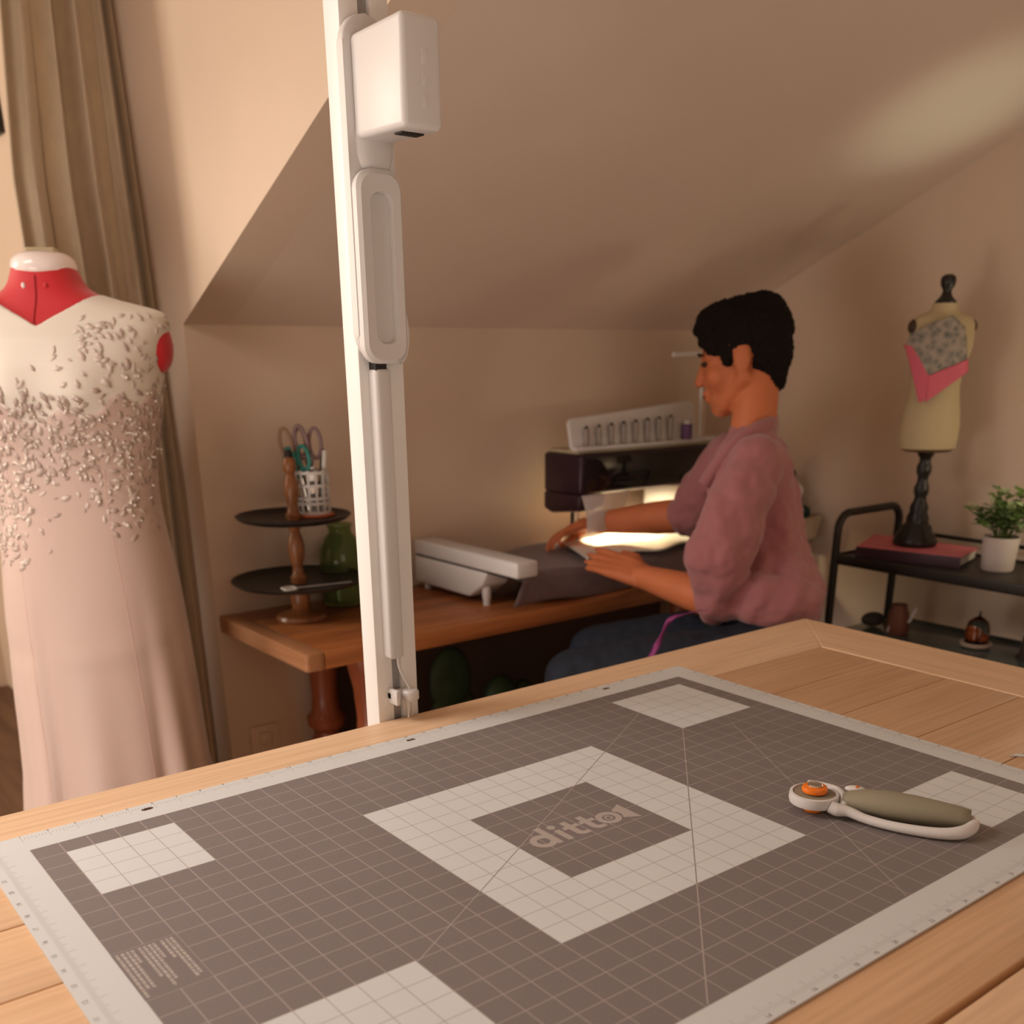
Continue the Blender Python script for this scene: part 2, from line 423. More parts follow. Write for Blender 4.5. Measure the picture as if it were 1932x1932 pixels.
# hanging holes punched through the border
cut = NB()
for u, w in ((4.65, .19), (17.02, .17), (29.41, .17)):
    pts = [((u+(-.10 if math.cos(a) < 0 else .10))*IN+.07*IN*math.cos(a)*2, .92*IN+.12*IN*math.sin(a), T-.004) for a in [2*PI*k/20 for k in range(20)]]
    prism(cut, pts, (0, 0, .008))
cutter_ob = obj('punch', cut, M['dark'], smooth=0)
bo = sheet.modifiers.new('punch', 'BOOLEAN'); bo.object = cutter_ob; bo.operation = 'DIFFERENCE'; bo.solver = 'EXACT'
dg = bpy.context.evaluated_depsgraph_get(); dg.update()
me = bpy.data.meshes.new_from_object(sheet.evaluated_get(dg)); sheet.modifiers.clear(); sheet.data = me
bpy.data.objects.remove(cutter_ob)
# dark board showing inside the holes is the table itself
# diagonal angle lines
def line_part(a, b, w, label):
    bm = NB(); a = Vector((*a, 0)); b = Vector((*b, 0)); d = (b-a); n = int(d.length*4); s = Vector((-d.y, d.x, 0)).normalized()*w
    L = [[bm.verts.new(((a+d*(i/n)+k*s).x*IN, -(a+d*(i/n)+k*s).y*IN, T+.00008)) for k in (-1, 1)] for i in range(n+1)]
    for i in range(n):
        mid = a+d*((i+.5)/n); f = bm.faces.new((L[i][0], L[i+1][0], L[i+1][1], L[i][1])); f.material_index = 0 if region(mid.x, mid.y) in (0, 2) else 1
    obj('angle_line', bm, [M['mat_line'], M['mat_ink']], matroot, smooth=0, label=label)
line_part((28, 3.06), (7.0, 15.1), .016, 'thirty degree line running across the logo panel')
line_part((28, 6), (12.1, 21.95), .020, 'forty-five degree line from the far pale square')
line_part((30.45, 6.9), (21.8, 21.95), .016, 'sixty degree line passing under the rotary cutter')
# ruler ticks round the border
bm = NB()
def tick(u0, v0, u1, v1, w=.012):
    a = Vector((u0, v0, 0)); b = Vector((u1, v1, 0)); d = b-a; s = Vector((-d.y, d.x, 0)).normalized()*w
    flat(bm, [(p.x*IN, -p.y*IN, T+.00006) for p in (a-s, b-s, b+s, a+s)])
for k in range(34*8+1):
    u = k/8; L = .42 if k % 8 == 0 else .3 if k % 4 == 0 else .18
    tick(u, -1.22, u, -1.22+L); tick(u, 23.22, u, 23.22-L)
for k in range(22*8+1):
    v = k/8; L = .42 if k % 8 == 0 else .3 if k % 4 == 0 else .18
    tick(-1.12, v, -1.12+L, v); tick(35.2, v, 35.2-L, v)
obj('ruler_ticks', bm, mat('tick_ink', (.45, .42, .40), rough=.6), matroot, smooth=0)
def joined(name, items, m, parent):
    bm = NB()
    for me in items: bm.from_mesh(me)
    return obj(name, bm, m, parent, smooth=0)
its = []
for k in range(35):
    for v in (-1.37, 23.35):
        its.append(text_mesh(str(k+1), .22*IN, Matrix.Translation((k*IN, -v*IN, T+.00006)), .0))
for k in range(23):
    for u, a in ((-1.32, 90), (35.34, -90)):
        its.append(text_mesh(str(23-k), .22*IN, Matrix.Translation((u*IN, -k*IN, T+.00006)) @ Matrix.Rotation(math.radians(a), 4, 'Z'), .0))
joined('ruler_numbers', its, M['mat_ink_dark'], matroot)['kind'] = 'stuff'
# the printed word: d i t t o with a beam of light leaving the o
def ring(bm, c, R, r, n=40, z=T+.00008):
    a = [bm.verts.new(((c[0]+R*math.cos(2*PI*k/n))*IN, (c[1]+R*math.sin(2*PI*k/n))*IN, z)) for k in range(n)]
    if r <= 0: bm.faces.new(a); return
    b = [bm.verts.new(((c[0]+r*math.cos(2*PI*k/n))*IN, (c[1]+r*math.sin(2*PI*k/n))*IN, z)) for k in range(n)]
    for k in range(n): bm.faces.new((a[k], a[(k+1) % n], b[(k+1) % n], b[k]))
bm = NB()
lz = [T+.00010]
def poly(pts): lz[0] += .00001; flat(bm, [(x*IN, y*IN, lz[0]) for x, y in pts])
ring(bm, (15.05, -11.22), .52, .25); poly([(15.33, -10.22), (15.62, -10.22), (15.62, -11.72), (15.38, -11.72), (15.33, -11.5)])
poly([(15.86, -10.82), (16.13, -10.82), (16.13, -11.73), (15.86, -11.73)]); ring(bm, (15.995, -10.5), .165, 0)
for x in (16.45, 17.25):
    poly([(x, -10.42), (x+.29, -10.42), (x+.29, -11.40)]+arc(x+.40, -11.38, .11, 180, 270, 6)+[(x+.58, -11.49), (x+.58, -11.73), (x+.36, -11.73)]+arc(x+.34, -11.40, .34, 262, 180, 8))
    poly([(x-.18, -10.80), (x, -10.80), (x, -11.03), (x-.18, -11.03)]); poly([(x+.29, -10.80), (x+.56, -10.80), (x+.56, -11.03), (x+.29, -11.03)])
ring(bm, (18.32, -11.22), .52, .27); ring(bm, (18.32, -11.22), .17, .10)
poly([(18.78, -10.86), (19.42, -10.50), (19.42, -11.94), (18.78, -11.58)]+[(18.90, -11.40), (18.95, -11.22), (18.90, -11.04)])
obj('printed_logo', bm, M['mat_print'], matroot, smooth=0, label='pale printed word ditto with a projector beam shape')
# small print, three paragraphs running towards the viewer
bm = NB(); rnd = random.Random(3)
def small(u, v0, v1, w=.05):
    v = v0
    while v < v1:
        L = rnd.uniform(.06, .24); e = min(v+L, v1)
        flat(bm, [((u-w)*IN, -v*IN, T+.00006), ((u+w*rnd.uniform(.7, 1.1))*IN, -v*IN, T+.00006), ((u+w*rnd.uniform(.7, 1.1))*IN, -e*IN, T+.00006), ((u-w)*IN, -e*IN, T+.00006)])
        v = e+.035
for u, L in ((.14, 2.75), (.30, 2.35), (.46, 2.35), (.60, .85), (.82, 1.98), (.97, 2.62), (1.12, 2.3), (1.26, 1.0), (1.50, 1.2), (1.66, 2.6), (1.80, 2.45)):
    small(u, 9.12, 9.12+L, .05)

obj('small_print', bm, M['mat_print'], matroot, smooth=0)

# ------------------------------------------------------------------ projector stand clamped to the table's back edge
PX0, PX1, PY0, PY1 = .440, .498, .1085, .1395
ps = thing('projector_stand', 'tall white projector post clamped to the back edge of the oak table', 'projector stand', (.469, .124, .70))
bm = NB()
prof = [(PX0, PY1), (PX0, PY0), (PX0+.0225, PY0), (PX0+.0225, PY0+.009), (PX1-.0225, PY0+.009), (PX1-.0225, PY0), (PX1, PY0), (PX1, PY1)]
prism(bm, [(x, y, .72) for x, y in prof], (0, 0, 1.33), .0012, 2)
obj('post', bm, M['white_metal'], ps)
bm = NB(); box(bm, PX0+.0226, PX1-.0226, PY0+.0055, PY0+.0089, .73, 2.04); obj('channel_strip', bm, M['grey_metal'], ps, label='grey metal strip inside the post channel')
bm = NB(); box(bm, PX0-.004, PX1+.004, PY0+.001, PY0+.02, .70, .715, .002); box(bm, .452, .486, .02, PY0+.02, .775, .790, .002); box(bm, .455, .483, PY0-.006+.008, PY0+.02, .70, .79, .001)
obj('table_clamp', bm, M['grey_metal'], ps)
# carriage plate with rounded ends and a hand-hold
def stadium(x0, x1, z0, z1, r, y, n=8):
    P = []
    for cx, cz, a in ((x1-r, z0+r, -90), (x1-r, z1-r, 0), (x0+r, z1-r, 90), (x0+r, z0+r, 180)):
        P += [(cx+r*math.cos(math.radians(a+90*k/n)), y, cz+r*math.sin(math.radians(a+90*k/n))) for k in range(n+1)]
    return P
py = .0965
bm = NB(); prism(bm, stadium(.4355, .4905, 1.281, 1.606, .0265, PY0), (0, -(PY0-py), 0), .003, 3); obj('carriage_plate', bm, M['white_plastic'], ps)
# hand-hold: a raised shell with a recessed slot
bm = NB()
outer = stadium(.4365, .4915, 1.278, 1.468, .019, 0); rim = stadium(.4405, .4880, 1.282, 1.463, .016, 0)
inner = stadium(.4515, .4790, 1.298, 1.447, .012, 0); floor_ = stadium(.4535, .4770, 1.300, 1.445, .010, 0)
def ringof(P, y): return [bm.verts.new((x, y, z)) for x, _, z in P]
R = [ringof(outer, py+.001), ringof(outer, py-.009), ringof(rim, py-.0125), ringof(inner, py-.0115), ringof(floor_, py-.004)]
for A, B in zip(R, R[1:]):
    n = len(A)
    for k in range(n): bm.faces.new((A[k], A[(k+1) % n], B[(k+1) % n], B[k]))
bm.faces.new(R[-1])
obj('hand_hold', bm, M['white_plastic'], ps)
# projector head
bm = NB()
x0, x1, yb, yf, z0, z1 = .4435, .4895, py+.001, .0015, 1.492, 1.588
prism(bm, [(x0, yb, z0+.002), (x0, yb, z1-.002), (x0, yf, z1), (x0, yf, z0)], (x1-x0, 0, 0), .006, 4)
hd = obj('projector_head', bm, M['white_plastic'], ps)
bm = NB(); box(bm, x0+.010, x1-.010, .022, .036, z0-.0012, z0+.0006, .0004); obj('lens_window', bm, M['dark'], hd, label='black lens window underneath')
for z, s in ((1.553, .013), (1.534, .011), (1.516, .011)):
    bm = NB(); box(bm, (x0+x1)/2-.001, (x0+x1)/2+s*.55, yf-.0003, yf+.001, z-s*.5, z+s*.5, .0002); obj('embossed_mark', bm, M['white_plastic'], hd)
# neck under the head
bm = NB(); lathe(bm, (.4665, py, 1.492), [(0, -.028), (.010, -.027), (.017, -.022), (.021, -.012), (.022, .01), (0, .012)], seg=24, sy=.35); obj('head_bracket', bm, M['white_plastic'], ps)
# cable cover, cable, clip
bm = NB(); box(bm, .4515, .4725, py-.004, PY0+.006, .938, 1.2735, .005, 3); obj('cable_cover', bm, M['white_plastic'], ps)
bm = NB(); box(bm, .4530, .4670, py-.002, PY0+.004, 1.2700, 1.2800); obj('cover_cap', bm, M['dark'], ps, label='black cap over the cable cover')
bm = NB(); tube(bm, spline([(.4665, .1005, .944), (.467, .099, .925), (.4745, .096, .905), (.4775, .092, .893), (.4775, .091, .884), (.481, .094, .868), (.484, .1035, .852), (.487, .103, .83), (.487, .108, .78)], 6), .0017, 8)
obj('cable', bm, M['white_plastic'], ps)
bm = NB(); tube(bm, spline([(.4895, py-.002, 1.345), (.4955, py-.001, 1.325), (.4975, py, 1.305), (.4945, py+.002, 1.285), (.488, py+.002, 1.279)], 6), .002, 8); obj('cable_loop', bm, M['white_plastic'], ps)
clip = NB(); box(clip, .4545, .4605, .088, PY0+.004, .8795, .899, .002); box(clip, .4545, .486, .100, PY0+.003, .884, .895, .002)
lathe(clip, (.4775, .0925, .882), [(0, 0), (.0085, .0005), (.0105, .003), (.0105, .012), (.0085, .0145), (0, .015)], seg=24)
obj('cable_clip', clip, M['white_plastic'], ps)
bm = NB(); cone(bm, (.4715, .0895, .884), (.4715, .0885, .874), .0028, .002); tube(bm, [(.4715, .0885, .876), (.4715, .0895, .862)], .0013, 8); obj('cable_plug', bm, M['white_plastic'], ps)

# ------------------------------------------------------------------ rotary cutter lying on the mat
ca = Vector((.628, -.385, T)); cb = Vector((.712, -.527, T))
dr = (cb-ca).normalized(); sd = Vector((dr.y, -dr.x, 0))      # sd: towards the viewer's side
if sd.y > 0: sd = -sd
def cp(a, s, z): return ca+dr*a+sd*s+Vector((0, 0, z))
rc = thing('rotary_cutter', 'white and olive rotary cutter with orange knob on the cutting mat', 'rotary cutter', cp(.05, 0, 0))
H = .0128    # mid height of the head
bm = NB(); lathe(bm, cp(.017, 0, H), [(0, -.003), (.0215, -.003), (.0215, .004), (.0195, .006), (0, .006)], 40); obj('blade_cover', bm, M['olive'], rc)
bm = NB(); n = 48
rings = []
for r, h in ((.0205, -.0035), (.0235, -.0035), (.0245, .0), (.0238, .0065), (.0212, .0072), (.0205, .005)):
    rings.append([bm.verts.new(cp(.017+r*math.cos(2*PI*k/n), r*math.sin(2*PI*k/n), H+h)) for k in range(n)])
for A, B in zip(rings, rings[1:]+rings[:1]):
    for k in range(n): bm.faces.new((A[k], A[(k+1) % n], B[(k+1) % n], B[k]))
obj('blade_guard', bm, M['white_plastic'], rc)
bm = NB(); lathe(bm, cp(.017, 0, H+.006), [(0, 0), (.0085, 0), (.0122, .0018), (.0127, .0040), (.0118, .0066), (.0085, .0076), (0, .0076)], 32); kn = obj('lock_knob', bm, M['orange'], rc, label='orange knob')
bm = NB(); lathe(bm, cp(.017, 0, H+.0132), [(0, 0), (.0072, 0), (.0076, .0012), (.0066, .0022), (0, .0020)], 28); obj('knob_cap', bm, M['chrome'], kn, label='chrome cap')
bm = NB(); lathe(bm, cp(.017, .001, .0), [(0, .0005), (.0085, .0005), (.009, .003), (.0080, H-.003), (0, H-.003)], 28); obj('back_nut', bm, M['orange'], rc, label='orange nut underneath')
# white frame: collar then the long bow that closes the handle
bm = NB()
path = [(.034, .015, H), (.041, .016, H-.002), (.052, .0165, .0105), (.068, .0210, .0075), (.090, .0265, .0066), (.115, .0295, .0066), (.138, .0285, .0068), (.154, .0225, .0078), (.1625, .012, .0090), (.165, .002, .0105), (.1630, -.006, .0120)]
rad = [.0062, .0068, .0052, .0046, .0047, .0050, .0056, .0065, .0062, .0050, .0032]
tube(bm, spline([cp(*p) for p in path], 6), [rad[min(len(rad)-1, i//6)]*(1-(i % 6)/6)+rad[min(len(rad)-1, i//6+1)]*((i % 6)/6) for i in range(6*(len(path)-1)+1)], 14)
obj('handle_bow', bm, M['white_plastic'], rc)
bm = NB(); tube(bm, spline([cp(.008, -.0225, H+.005), cp(.022, -.0245, H+.004), cp(.036, -.019, H+.004), cp(.043, -.009, H+.003), cp(.046, .004, H), cp(.045, .013, H-.003)], 6), .0042, 10); obj('collar', bm, M['white_plastic'], rc)
bm = NB()
sec = [(.044, -.002, .0135, .008, .007), (.050, -.004, .014, .012, .0095), (.065, -.004, .015, .0155, .012), (.085, -.002, .0155, .0165, .0135), (.110, .000, .0155, .0155, .0135), (.135, .001, .0148, .0125, .012), (.152, .000, .014, .0100, .0105), (.1615, -.001, .0135, .0075, .0085)]
rings = [[bm.verts.new(cp(a, s+w*math.cos(q), max(.0012, z+h*math.sin(q)))) for q in [2*PI*k/20 for k in range(20)]] for a, s, z, w, h in sec]
for A, B in zip(rings, rings[1:]):
    for k in range(20): bm.faces.new((A[k], A[(k+1) % 20], B[(k+1) % 20], B[k]))
bm.faces.new(rings[0][::-1]); bm.faces.new(rings[-1])
obj('grip', bm, M['olive'], rc, smooth=180)
bm = NB(); ell(bm, cp(.055, -.0135, .0225), (.0105, .0055, .0035), rot=Matrix(((dr.x, sd.x, 0), (dr.y, sd.y, 0), (0, 0, 1)))); sw = obj('slide_switch', bm, M['white_plastic'], rc, smooth=180)
bm = NB(); ell(bm, cp(.0565, -.0125, .0259), (.0028, .0018, .0007)); obj('switch_mark', bm, M['orange'], sw, smooth=180, label='orange dot')

# ------------------------------------------------------------------ white ruler at the right end of the table
t = thing('sewing_ruler', 'thin white ruler tip on the bare oak at right of the cutting mat', 'ruler', (1.0, -.52, TT))
a = Vector((.936, -.4465, TT)); d2 = Vector((.16, -.22, 0)).normalized(); s2 = Vector((-d2.y, d2.x, 0))
bm = NB(); prism(bm, [a, a+d2*.28, a+d2*.28+s2*.007, a+d2*.008+s2*.007], (0, 0, .0015), .0003, 1); obj('ruler_blade', bm, M['white_plastic'], t)
bm = NB()
for k in range(20):
    p = a+d2*(.02+.012*k)+Vector((0, 0, .00155)); flat(bm, [p, p+d2*.0005, p+d2*.0005+s2*.004, p+s2*.004])
obj('ruler_marks', bm, M['mat_ink_dark'], t, smooth=0)

# ------------------------------------------------------------------ sewing desk along the knee wall
DX0, DX1, DY0, DY1, DT = .695, 2.255, .822, 1.2385, .037
t = thing('sewing_desk', 'dark brown wooden desk along the back wall carrying the sewing machine', 'desk', (1.48, 1.03, 0))
bm = NB(); box(bm, DX0+.042, DX1, DY0, DY1, DZ-DT, DZ, .003); obj('desk_top', bm, M['desk'], t, origin=(0, 0, DZ))
bm = NB(); prism(bm, [(DX0, DY0+.004, DZ-DT), (DX0, DY1, DZ-DT), (DX0+.0415, DY1, DZ-DT), (DX0+.0415, DY0+.001, DZ-DT), (DX0+.030, DY0, DZ-DT), (DX0+.004, DY0, DZ-DT)], (0, 0, DT), .003, 2)
obj('end_board', bm, M['desk_end'], t, label='paler board closing the end of the desk top')
for lx in (.905, 2.12):
    for ly in (.955, 1.17):
        bm = NB(); lathe(bm, (lx, ly, 0), [(0, 0), (.03, 0), (.034, .03), (.026, .06), (.026, .30), (.036, .36), (.04, .40), (.03, .44), (.044, .455), (.046, .475), (.034, .49), (.030, .53), (.034, .60), (.042, .64), (.046, .66), (.046, DZ-DT), (0, DZ-DT)], 28)
        obj('leg', bm, M['redwood'], t, label='red-brown turned leg')
bm = NB(); box(bm, .86, 2.17, 1.19, 1.21, DZ-DT-.07, DZ-DT, .002); obj('apron', bm, M['redwood'], t)
bm = NB(); box(bm, .945, 2.08, 1.212, 1.228, .04, DZ-DT); obj('shade_panel', bm, mat('under_desk_shade', (.06, .028, .014), rough=.6), t, label='dark panel added to stand in for shade under the desk')  # added dark sheet, stands in for the shade below the desk top

# ------------------------------------------------------------------ two-tier tray stand
sx, sy = .826, 1.094
ts = thing('tiered_tray_stand', 'two-tier black tray stand with turned wooden pole on the desk end', 'tray stand', (sx, sy, DZ))
bm = NB(); lathe(bm, (sx, sy, DZ), [(0, 0), (.052, 0), (.055, .005), (.052, .012), (.042, .016), (.024, .020), (.018, .026), (.020, .034), (.022, .05), (.018, .066), (.015, .078), (0, .079)], 32); obj('base', bm, M['standwood'], ts)
def tray(z, r, nm):
    bm = NB(); lathe(bm, (sx, sy, z), [(0, 0), (r*.80, 0), (r*.93, .004), (r, .011), (r*1.004, .0125), (r*.995, .0135), (r*.92, .0065), (r*.8, .003), (0, .003)], 56); obj('tray', bm, M['black_metal'], ts, label=nm)
tray(DZ+.079, .143, 'lower black tray'); tray(.955, .121, 'upper black tray')
z0 = DZ+.082
bm = NB(); lathe(bm, (sx, sy, 0), [(0, z0), (.017, z0), (.018, z0+.012), (.012, z0+.02), (.011, z0+.035), (.017, z0+.06), (.0185, z0+.08), (.014, z0+.10), (.010, z0+.112), (.014, z0+.12), (.014, .955), (0, .955)], 24); obj('pole', bm, M['standwood'], ts)
bm = NB(); lathe(bm, (sx, sy, 0), [(0, .958), (.016, .958), (.017, .968), (.012, .975), (.011, .99), (.0145, 1.01), (.015, 1.03), (.011, 1.045), (.009, 1.052), (.0135, 1.06), (.0135, 1.078), (.010, 1.086), (0, 1.088)], 24); p_ = obj('upper_pole', bm, M['standwood'], ts)
bm = NB(); lathe(bm, (sx, sy, 0), [(0, 1.084), (.008, 1.086), (.0095, 1.093), (.006, 1.101), (0, 1.103)], 20); obj('finial', bm, M['black_wood'], ts)

# white lattice cup with tools
ux, uy, uz = .884, 1.112, .9585
bm = NB(); lathe(bm, (ux, uy, uz), [(0, 0), (.043, 0), (.045, .002), (.043, .0055), (0, .0055)], 32); tag(obj('coaster', bm, mat('terracotta', (.48, .11, .03), rough=.6), origin=(ux, uy, uz)), 'orange-brown coaster under the white lattice cup', 'coaster')
cz = uz+.0057
cup = thing('pencil_cup', 'white lattice cup full of scissors on the upper black tray', 'cup', (ux, uy, cz))
CR = .0375; CH = .092
def cring(z, r=CR, h=.0075):
    bm = NB(); lathe(bm, (ux, uy, z), [(r-.0025, 0), (r, 0), (r, h), (r-.0025, h), (r-.0025, 0)], 36); return bm
bmx = NB()
for z in (cz, cz+.020, cz+.030, cz+.057, cz+CH-.008):
    lathe(bmx, (ux, uy, z), [(CR-.0025, 0), (CR, 0), (CR, .0062), (CR-.0025, .0062), (CR-.0025, 0.0001)], 36)
for k in range(14):
    a = 2*PI*k/14
    d = Vector((math.cos(a), math.sin(a), 0)); s = Vector((-d.y, d.x, 0))
    c = Vector((ux, uy, cz))+d*(CR-.0026)
    prism(bmx, [c-s*.0024, c+s*.0024, c+s*.0024+d*.0024, c-s*.0024+d*.0024], (0, 0, CH))
obj('lattice', bmx, M['white_plastic'], cup, smooth=30)
bm = NB(); lathe(bm, (ux, uy, cz), [(0, .0005), (CR-.003, .0005), (CR-.003, .003), (0, .003)], 30); obj('cup_floor', bm, M['white_plastic'], cup)
def scissors(name, label, dx, dy, lean, yaw, top, m1, m2):
    base = Vector((ux+dx, uy+dy, cz+.004))
    R = Matrix.Rotation(yaw, 3, 'Z') @ Matrix.Rotation(lean, 3, 'Y')
    t = thing(name, label, 'scissors', base)
    def L(x, z, y=0): return base+R @ Vector((x, y, z))
    bm = NB(); prism(bm, [L(-.0015, 0), L(.0045, 0.0), L(.009, top*.55), L(-.003, top*.55)], R @ Vector((0, .002, 0))); obj('blade', bm, M['chrome'], t)
    bm = NB(); prism(bm, [L(-.0045, 0), L(.0015, 0.0), L(.003, top*.55), L(-.009, top*.55)], R @ Vector((0, -.002, 0))); obj('blade', bm, M['chrome'], t)
    for s, mm in ((1, m1), (-1, m2)):
        bm = NB()
        loop = [(s*.004, top*.52), (s*.006, top*.62)]+[(s*(.016+.0125*math.cos(a)), top*.80+top*.18*math.sin(a)) for a in [PI*1.25-2*PI*k/14 if s > 0 else PI*1.25-2*PI*k/14 for k in range(14)]]
        tube(bm, [L(x, z, s*.001) for x, z in loop[:2]]+[L(*loop[2], s*.001)], .0042, 8)
        tube(bm, [L(x, z, s*.001) for x, z in loop[2:]], .0042, 8, closed=True)
        obj('handle', bm, mm, t, smooth=180)
    return t
mauve = mat('mauve_handle', (.24, .16, .17), rough=.4); tan = mat('tan_handle', (.30, .19, .12), rough=.4); teal = mat('teal_handle', (.03, .26, .23), rough=.4); dgrey = mat('dark_handle', (.07, .055, .055), rough=.4)
yr = -.67
scissors('scissors', 'tallest mauve and teal handled scissors in the white lattice cup', -.012, -.004, -.16, yr, .182, mauve, tan)
scissors('scissors', 'brown handled scissors standing in the middle of the white lattice cup', .002, .004, -.02, yr+.2, .176, mauve, tan)
scissors('scissors', 'short teal handled scissors at the left of the white lattice cup', -.018, -.010, -.16, yr-.3, .140, teal, teal)
def pen(name, label, cat, dx, dy, lean, h, r, m, tipm):
    base = Vector((ux+dx, uy+dy, cz+.0045)); R = Matrix.Rotation(yr, 3, 'Z') @ Matrix.Rotation(lean, 3, 'Y'); ax = R @ Vector((0, 0, 1))
    t = thing(name, label, cat, base)
    bm = NB(); lathe(bm, base, [(0, 0), (r*.4, .001), (r, .014), (r, h*.7), (0, h*.7)], 14, axis=ax); obj('barrel', bm, m, t)
    bm = NB(); lathe(bm, base, [(0, h*.7+.0003), (r*1.08, h*.7+.0003), (r*1.08, h-.003), (r*.8, h), (0, h)], 14, axis=ax); obj('cap', bm, tipm, t)
pen('marker_pen', 'white marker pen leaning in the white lattice cup', 'pen', .012, -.014, .12, .128, .0048, M['white_plastic'], M['white_plastic'])
pen('marker_pen', 'green marker pen at the right side of the white lattice cup', 'pen', .022, .010, .10, .130, .0045, mat('green_pen', (.035, .10, .055), rough=.4), mat('green_cap', (.04, .12, .06), rough=.35))
silver = mat('satin_silver', (.62, .58, .55), rough=.35, metal=.25)
# silver snips on the lower tray
sz = DZ+.0825
t = thing('thread_snips', 'silver thread snips lying on the lower black tray', 'snips', (.83, 1.0, sz))
a = Vector((.755, 1.035, sz+.003)); b = Vector((.915, 1.005, sz+.003)); d = (b-a).normalized(); s = Vector((-d.y, d.x, 0))
for k in (1, -1):
    bm = NB(); tube(bm, [a+d*.018+s*(.009*k)+d*.014*math.cos(q)+s*.008*math.sin(q) for q in [2*PI*i/16 for i in range(16)]], .0026, 8, closed=True); obj('finger_ring', bm, silver, t, smooth=180)
    bm = NB(); prism(bm, [a+d*.030+s*(.004*k), a+d*.055+s*(.003*k), a+d*.155+s*(.0005*k), a+d*.060-s*(.004*k), a+d*.032-s*.002*k], (0, 0, .0022)); obj('blade', bm, silver, t)
# green glass jar
jx, jy = .972, 1.165
t = thing('glass_jar', 'green glass jar on the desk behind the white post', 'jar', (jx, jy, DZ))
bm = NB(); lathe(bm, (jx, jy, DZ), [(0, 0), (.044, 0), (.050, .006), (.051, .10), (.049, .13), (.036, .155), (.026, .166), (.026, .178), (.029, .181), (.0285, .186), (.024, .186), (.0235, .165), (.034, .152), (.046, .128), (.048, .10), (.047, .01), (0, .006)], 40)
obj('jar_glass', bm, mat('green_glass', (.36, .47, .20), rough=.08, trans=.85, ior=1.35), t, smooth=60)

# ------------------------------------------------------------------ white free arm unit standing on the desk
eu = thing('embroidery_arm', 'white two-deck embroidery arm unit at the left of the grey cloth', 'embroidery arm', (1.26, 1.0, DZ))
bm = NB(); box(bm, 1.201, 1.262, .800, 1.215, .824, .860, .006, 3); obj('sliding_bar', bm, M['white_plastic'], eu)
bm = NB(); prism(bm, [(1.201, 1.215, .755), (1.201, .985, .755), (1.201, .930, .789), (1.201, .915, .820), (1.201, 1.215, .820)], (.075, 0, 0), .006, 3); obj('arm_body', bm, M['white_plastic'], eu)
bm = NB(); box(bm, 1.207, 1.256, .84, 1.21, .819, .8255); obj('slide_gap', bm, M['dark'], eu, label='dark slot between the two decks')
for y in (.942, 1.19):
    bm = NB(); lathe(bm, (1.222, y, DZ), [(0, 0), (.0085, 0), (.0085, .012), (.0105, .018), (.0105, .045), (0, .045)], 16); obj('foot', bm, M['white_plastic'], eu)

# ------------------------------------------------------------------ sewing machine
mx0, myf, myb = 1.562, 1.003, 1.150
sm_dark = mat('aubergine_shell', (.030, .012, .018), rough=.3, spec=.4)
sm_glass = mat('black_glass_panel', (.012, .010, .010), rough=.06, spec=.6)
sm_grey = mat('machine_grey', (.10, .095, .085), rough=.45)
sm = thing('sewing_machine', 'black and white sewing machine the woman is working at', 'sewing machine', (1.8, 1.07, DZ))
bm = NB(); box(bm, 1.500, 2.19, 1.010, 1.17, DZ+.001, .806, .006, 2); obj('machine_bed', bm, sm_grey, sm)
bm = NB(); box(bm, mx0, 2.19, myf, myb, .953, 1.052, .010, 3); obj('upper_arm', bm, sm_dark, sm)
bm = NB(); box(bm, mx0+.012, 2.17, myf-.0025, myf+.002, .962, 1.045, .002); obj('glass_front', bm, sm_glass, sm, label='glossy black front panel')
bm = NB(); prism(bm, [(mx0, myf+.004, .955), (mx0, myf+.004, .915), (mx0, myb-.03, .900), (mx0, myb, .910), (mx0, myb, .955)], (.085, 0, 0), .008, 3); obj('needle_head', bm, sm_dark, sm)
bm = NB(); box(bm, 1.925, 2.19, myf+.004, myb, .805, .955, .008, 3); obj('pillar', bm, M['white_plastic'], sm, label='white pillar of the machine')
bm = NB(); box(bm, mx0+.008, 2.19, myf+.02, myb-.005, 1.052, 1.060, .003); obj('top_rim', bm, M['beige_plastic'], sm)
# needle bar, presser foot and lamp
nx, ny = 1.607, 1.062
bm = NB(); lathe(bm, (nx, ny, .846), [(0, 0), (.0012, .002), (.0015, .02), (.004, .022), (.005, .06), (0, .062)], 14); obj('needle_bar', bm, M['chrome'], sm)
bm = NB(); box(bm, nx-.012, nx-.006, ny+.004, ny+.012, .838, .906, .001); box(bm, nx-.014, nx+.006, ny-.018, ny+.012, .836, .840, .001); obj('presser_foot', bm, M['chrome'], sm)
bm = NB(); ell(bm, (nx-.002, ny-.02, .884), (.013, .012, .009)); obj('thumb_screw', bm, M['chrome'], sm, smooth=180)
bm = NB(); ell(bm, (nx+.026, ny-.02, .878), (.006, .006, .006)); obj('needle_lamp', bm, mat('lamp_glow', (1, .9, .7), emit=(1, .80, .45), emit_str=14), sm, smooth=180, label='small glowing lamp beside the needle')
bm = NB(); box(bm, nx-.02, nx-.013, ny, ny+.008, .84, .905, .002); obj('presser_bar', bm, M['dark'], sm)
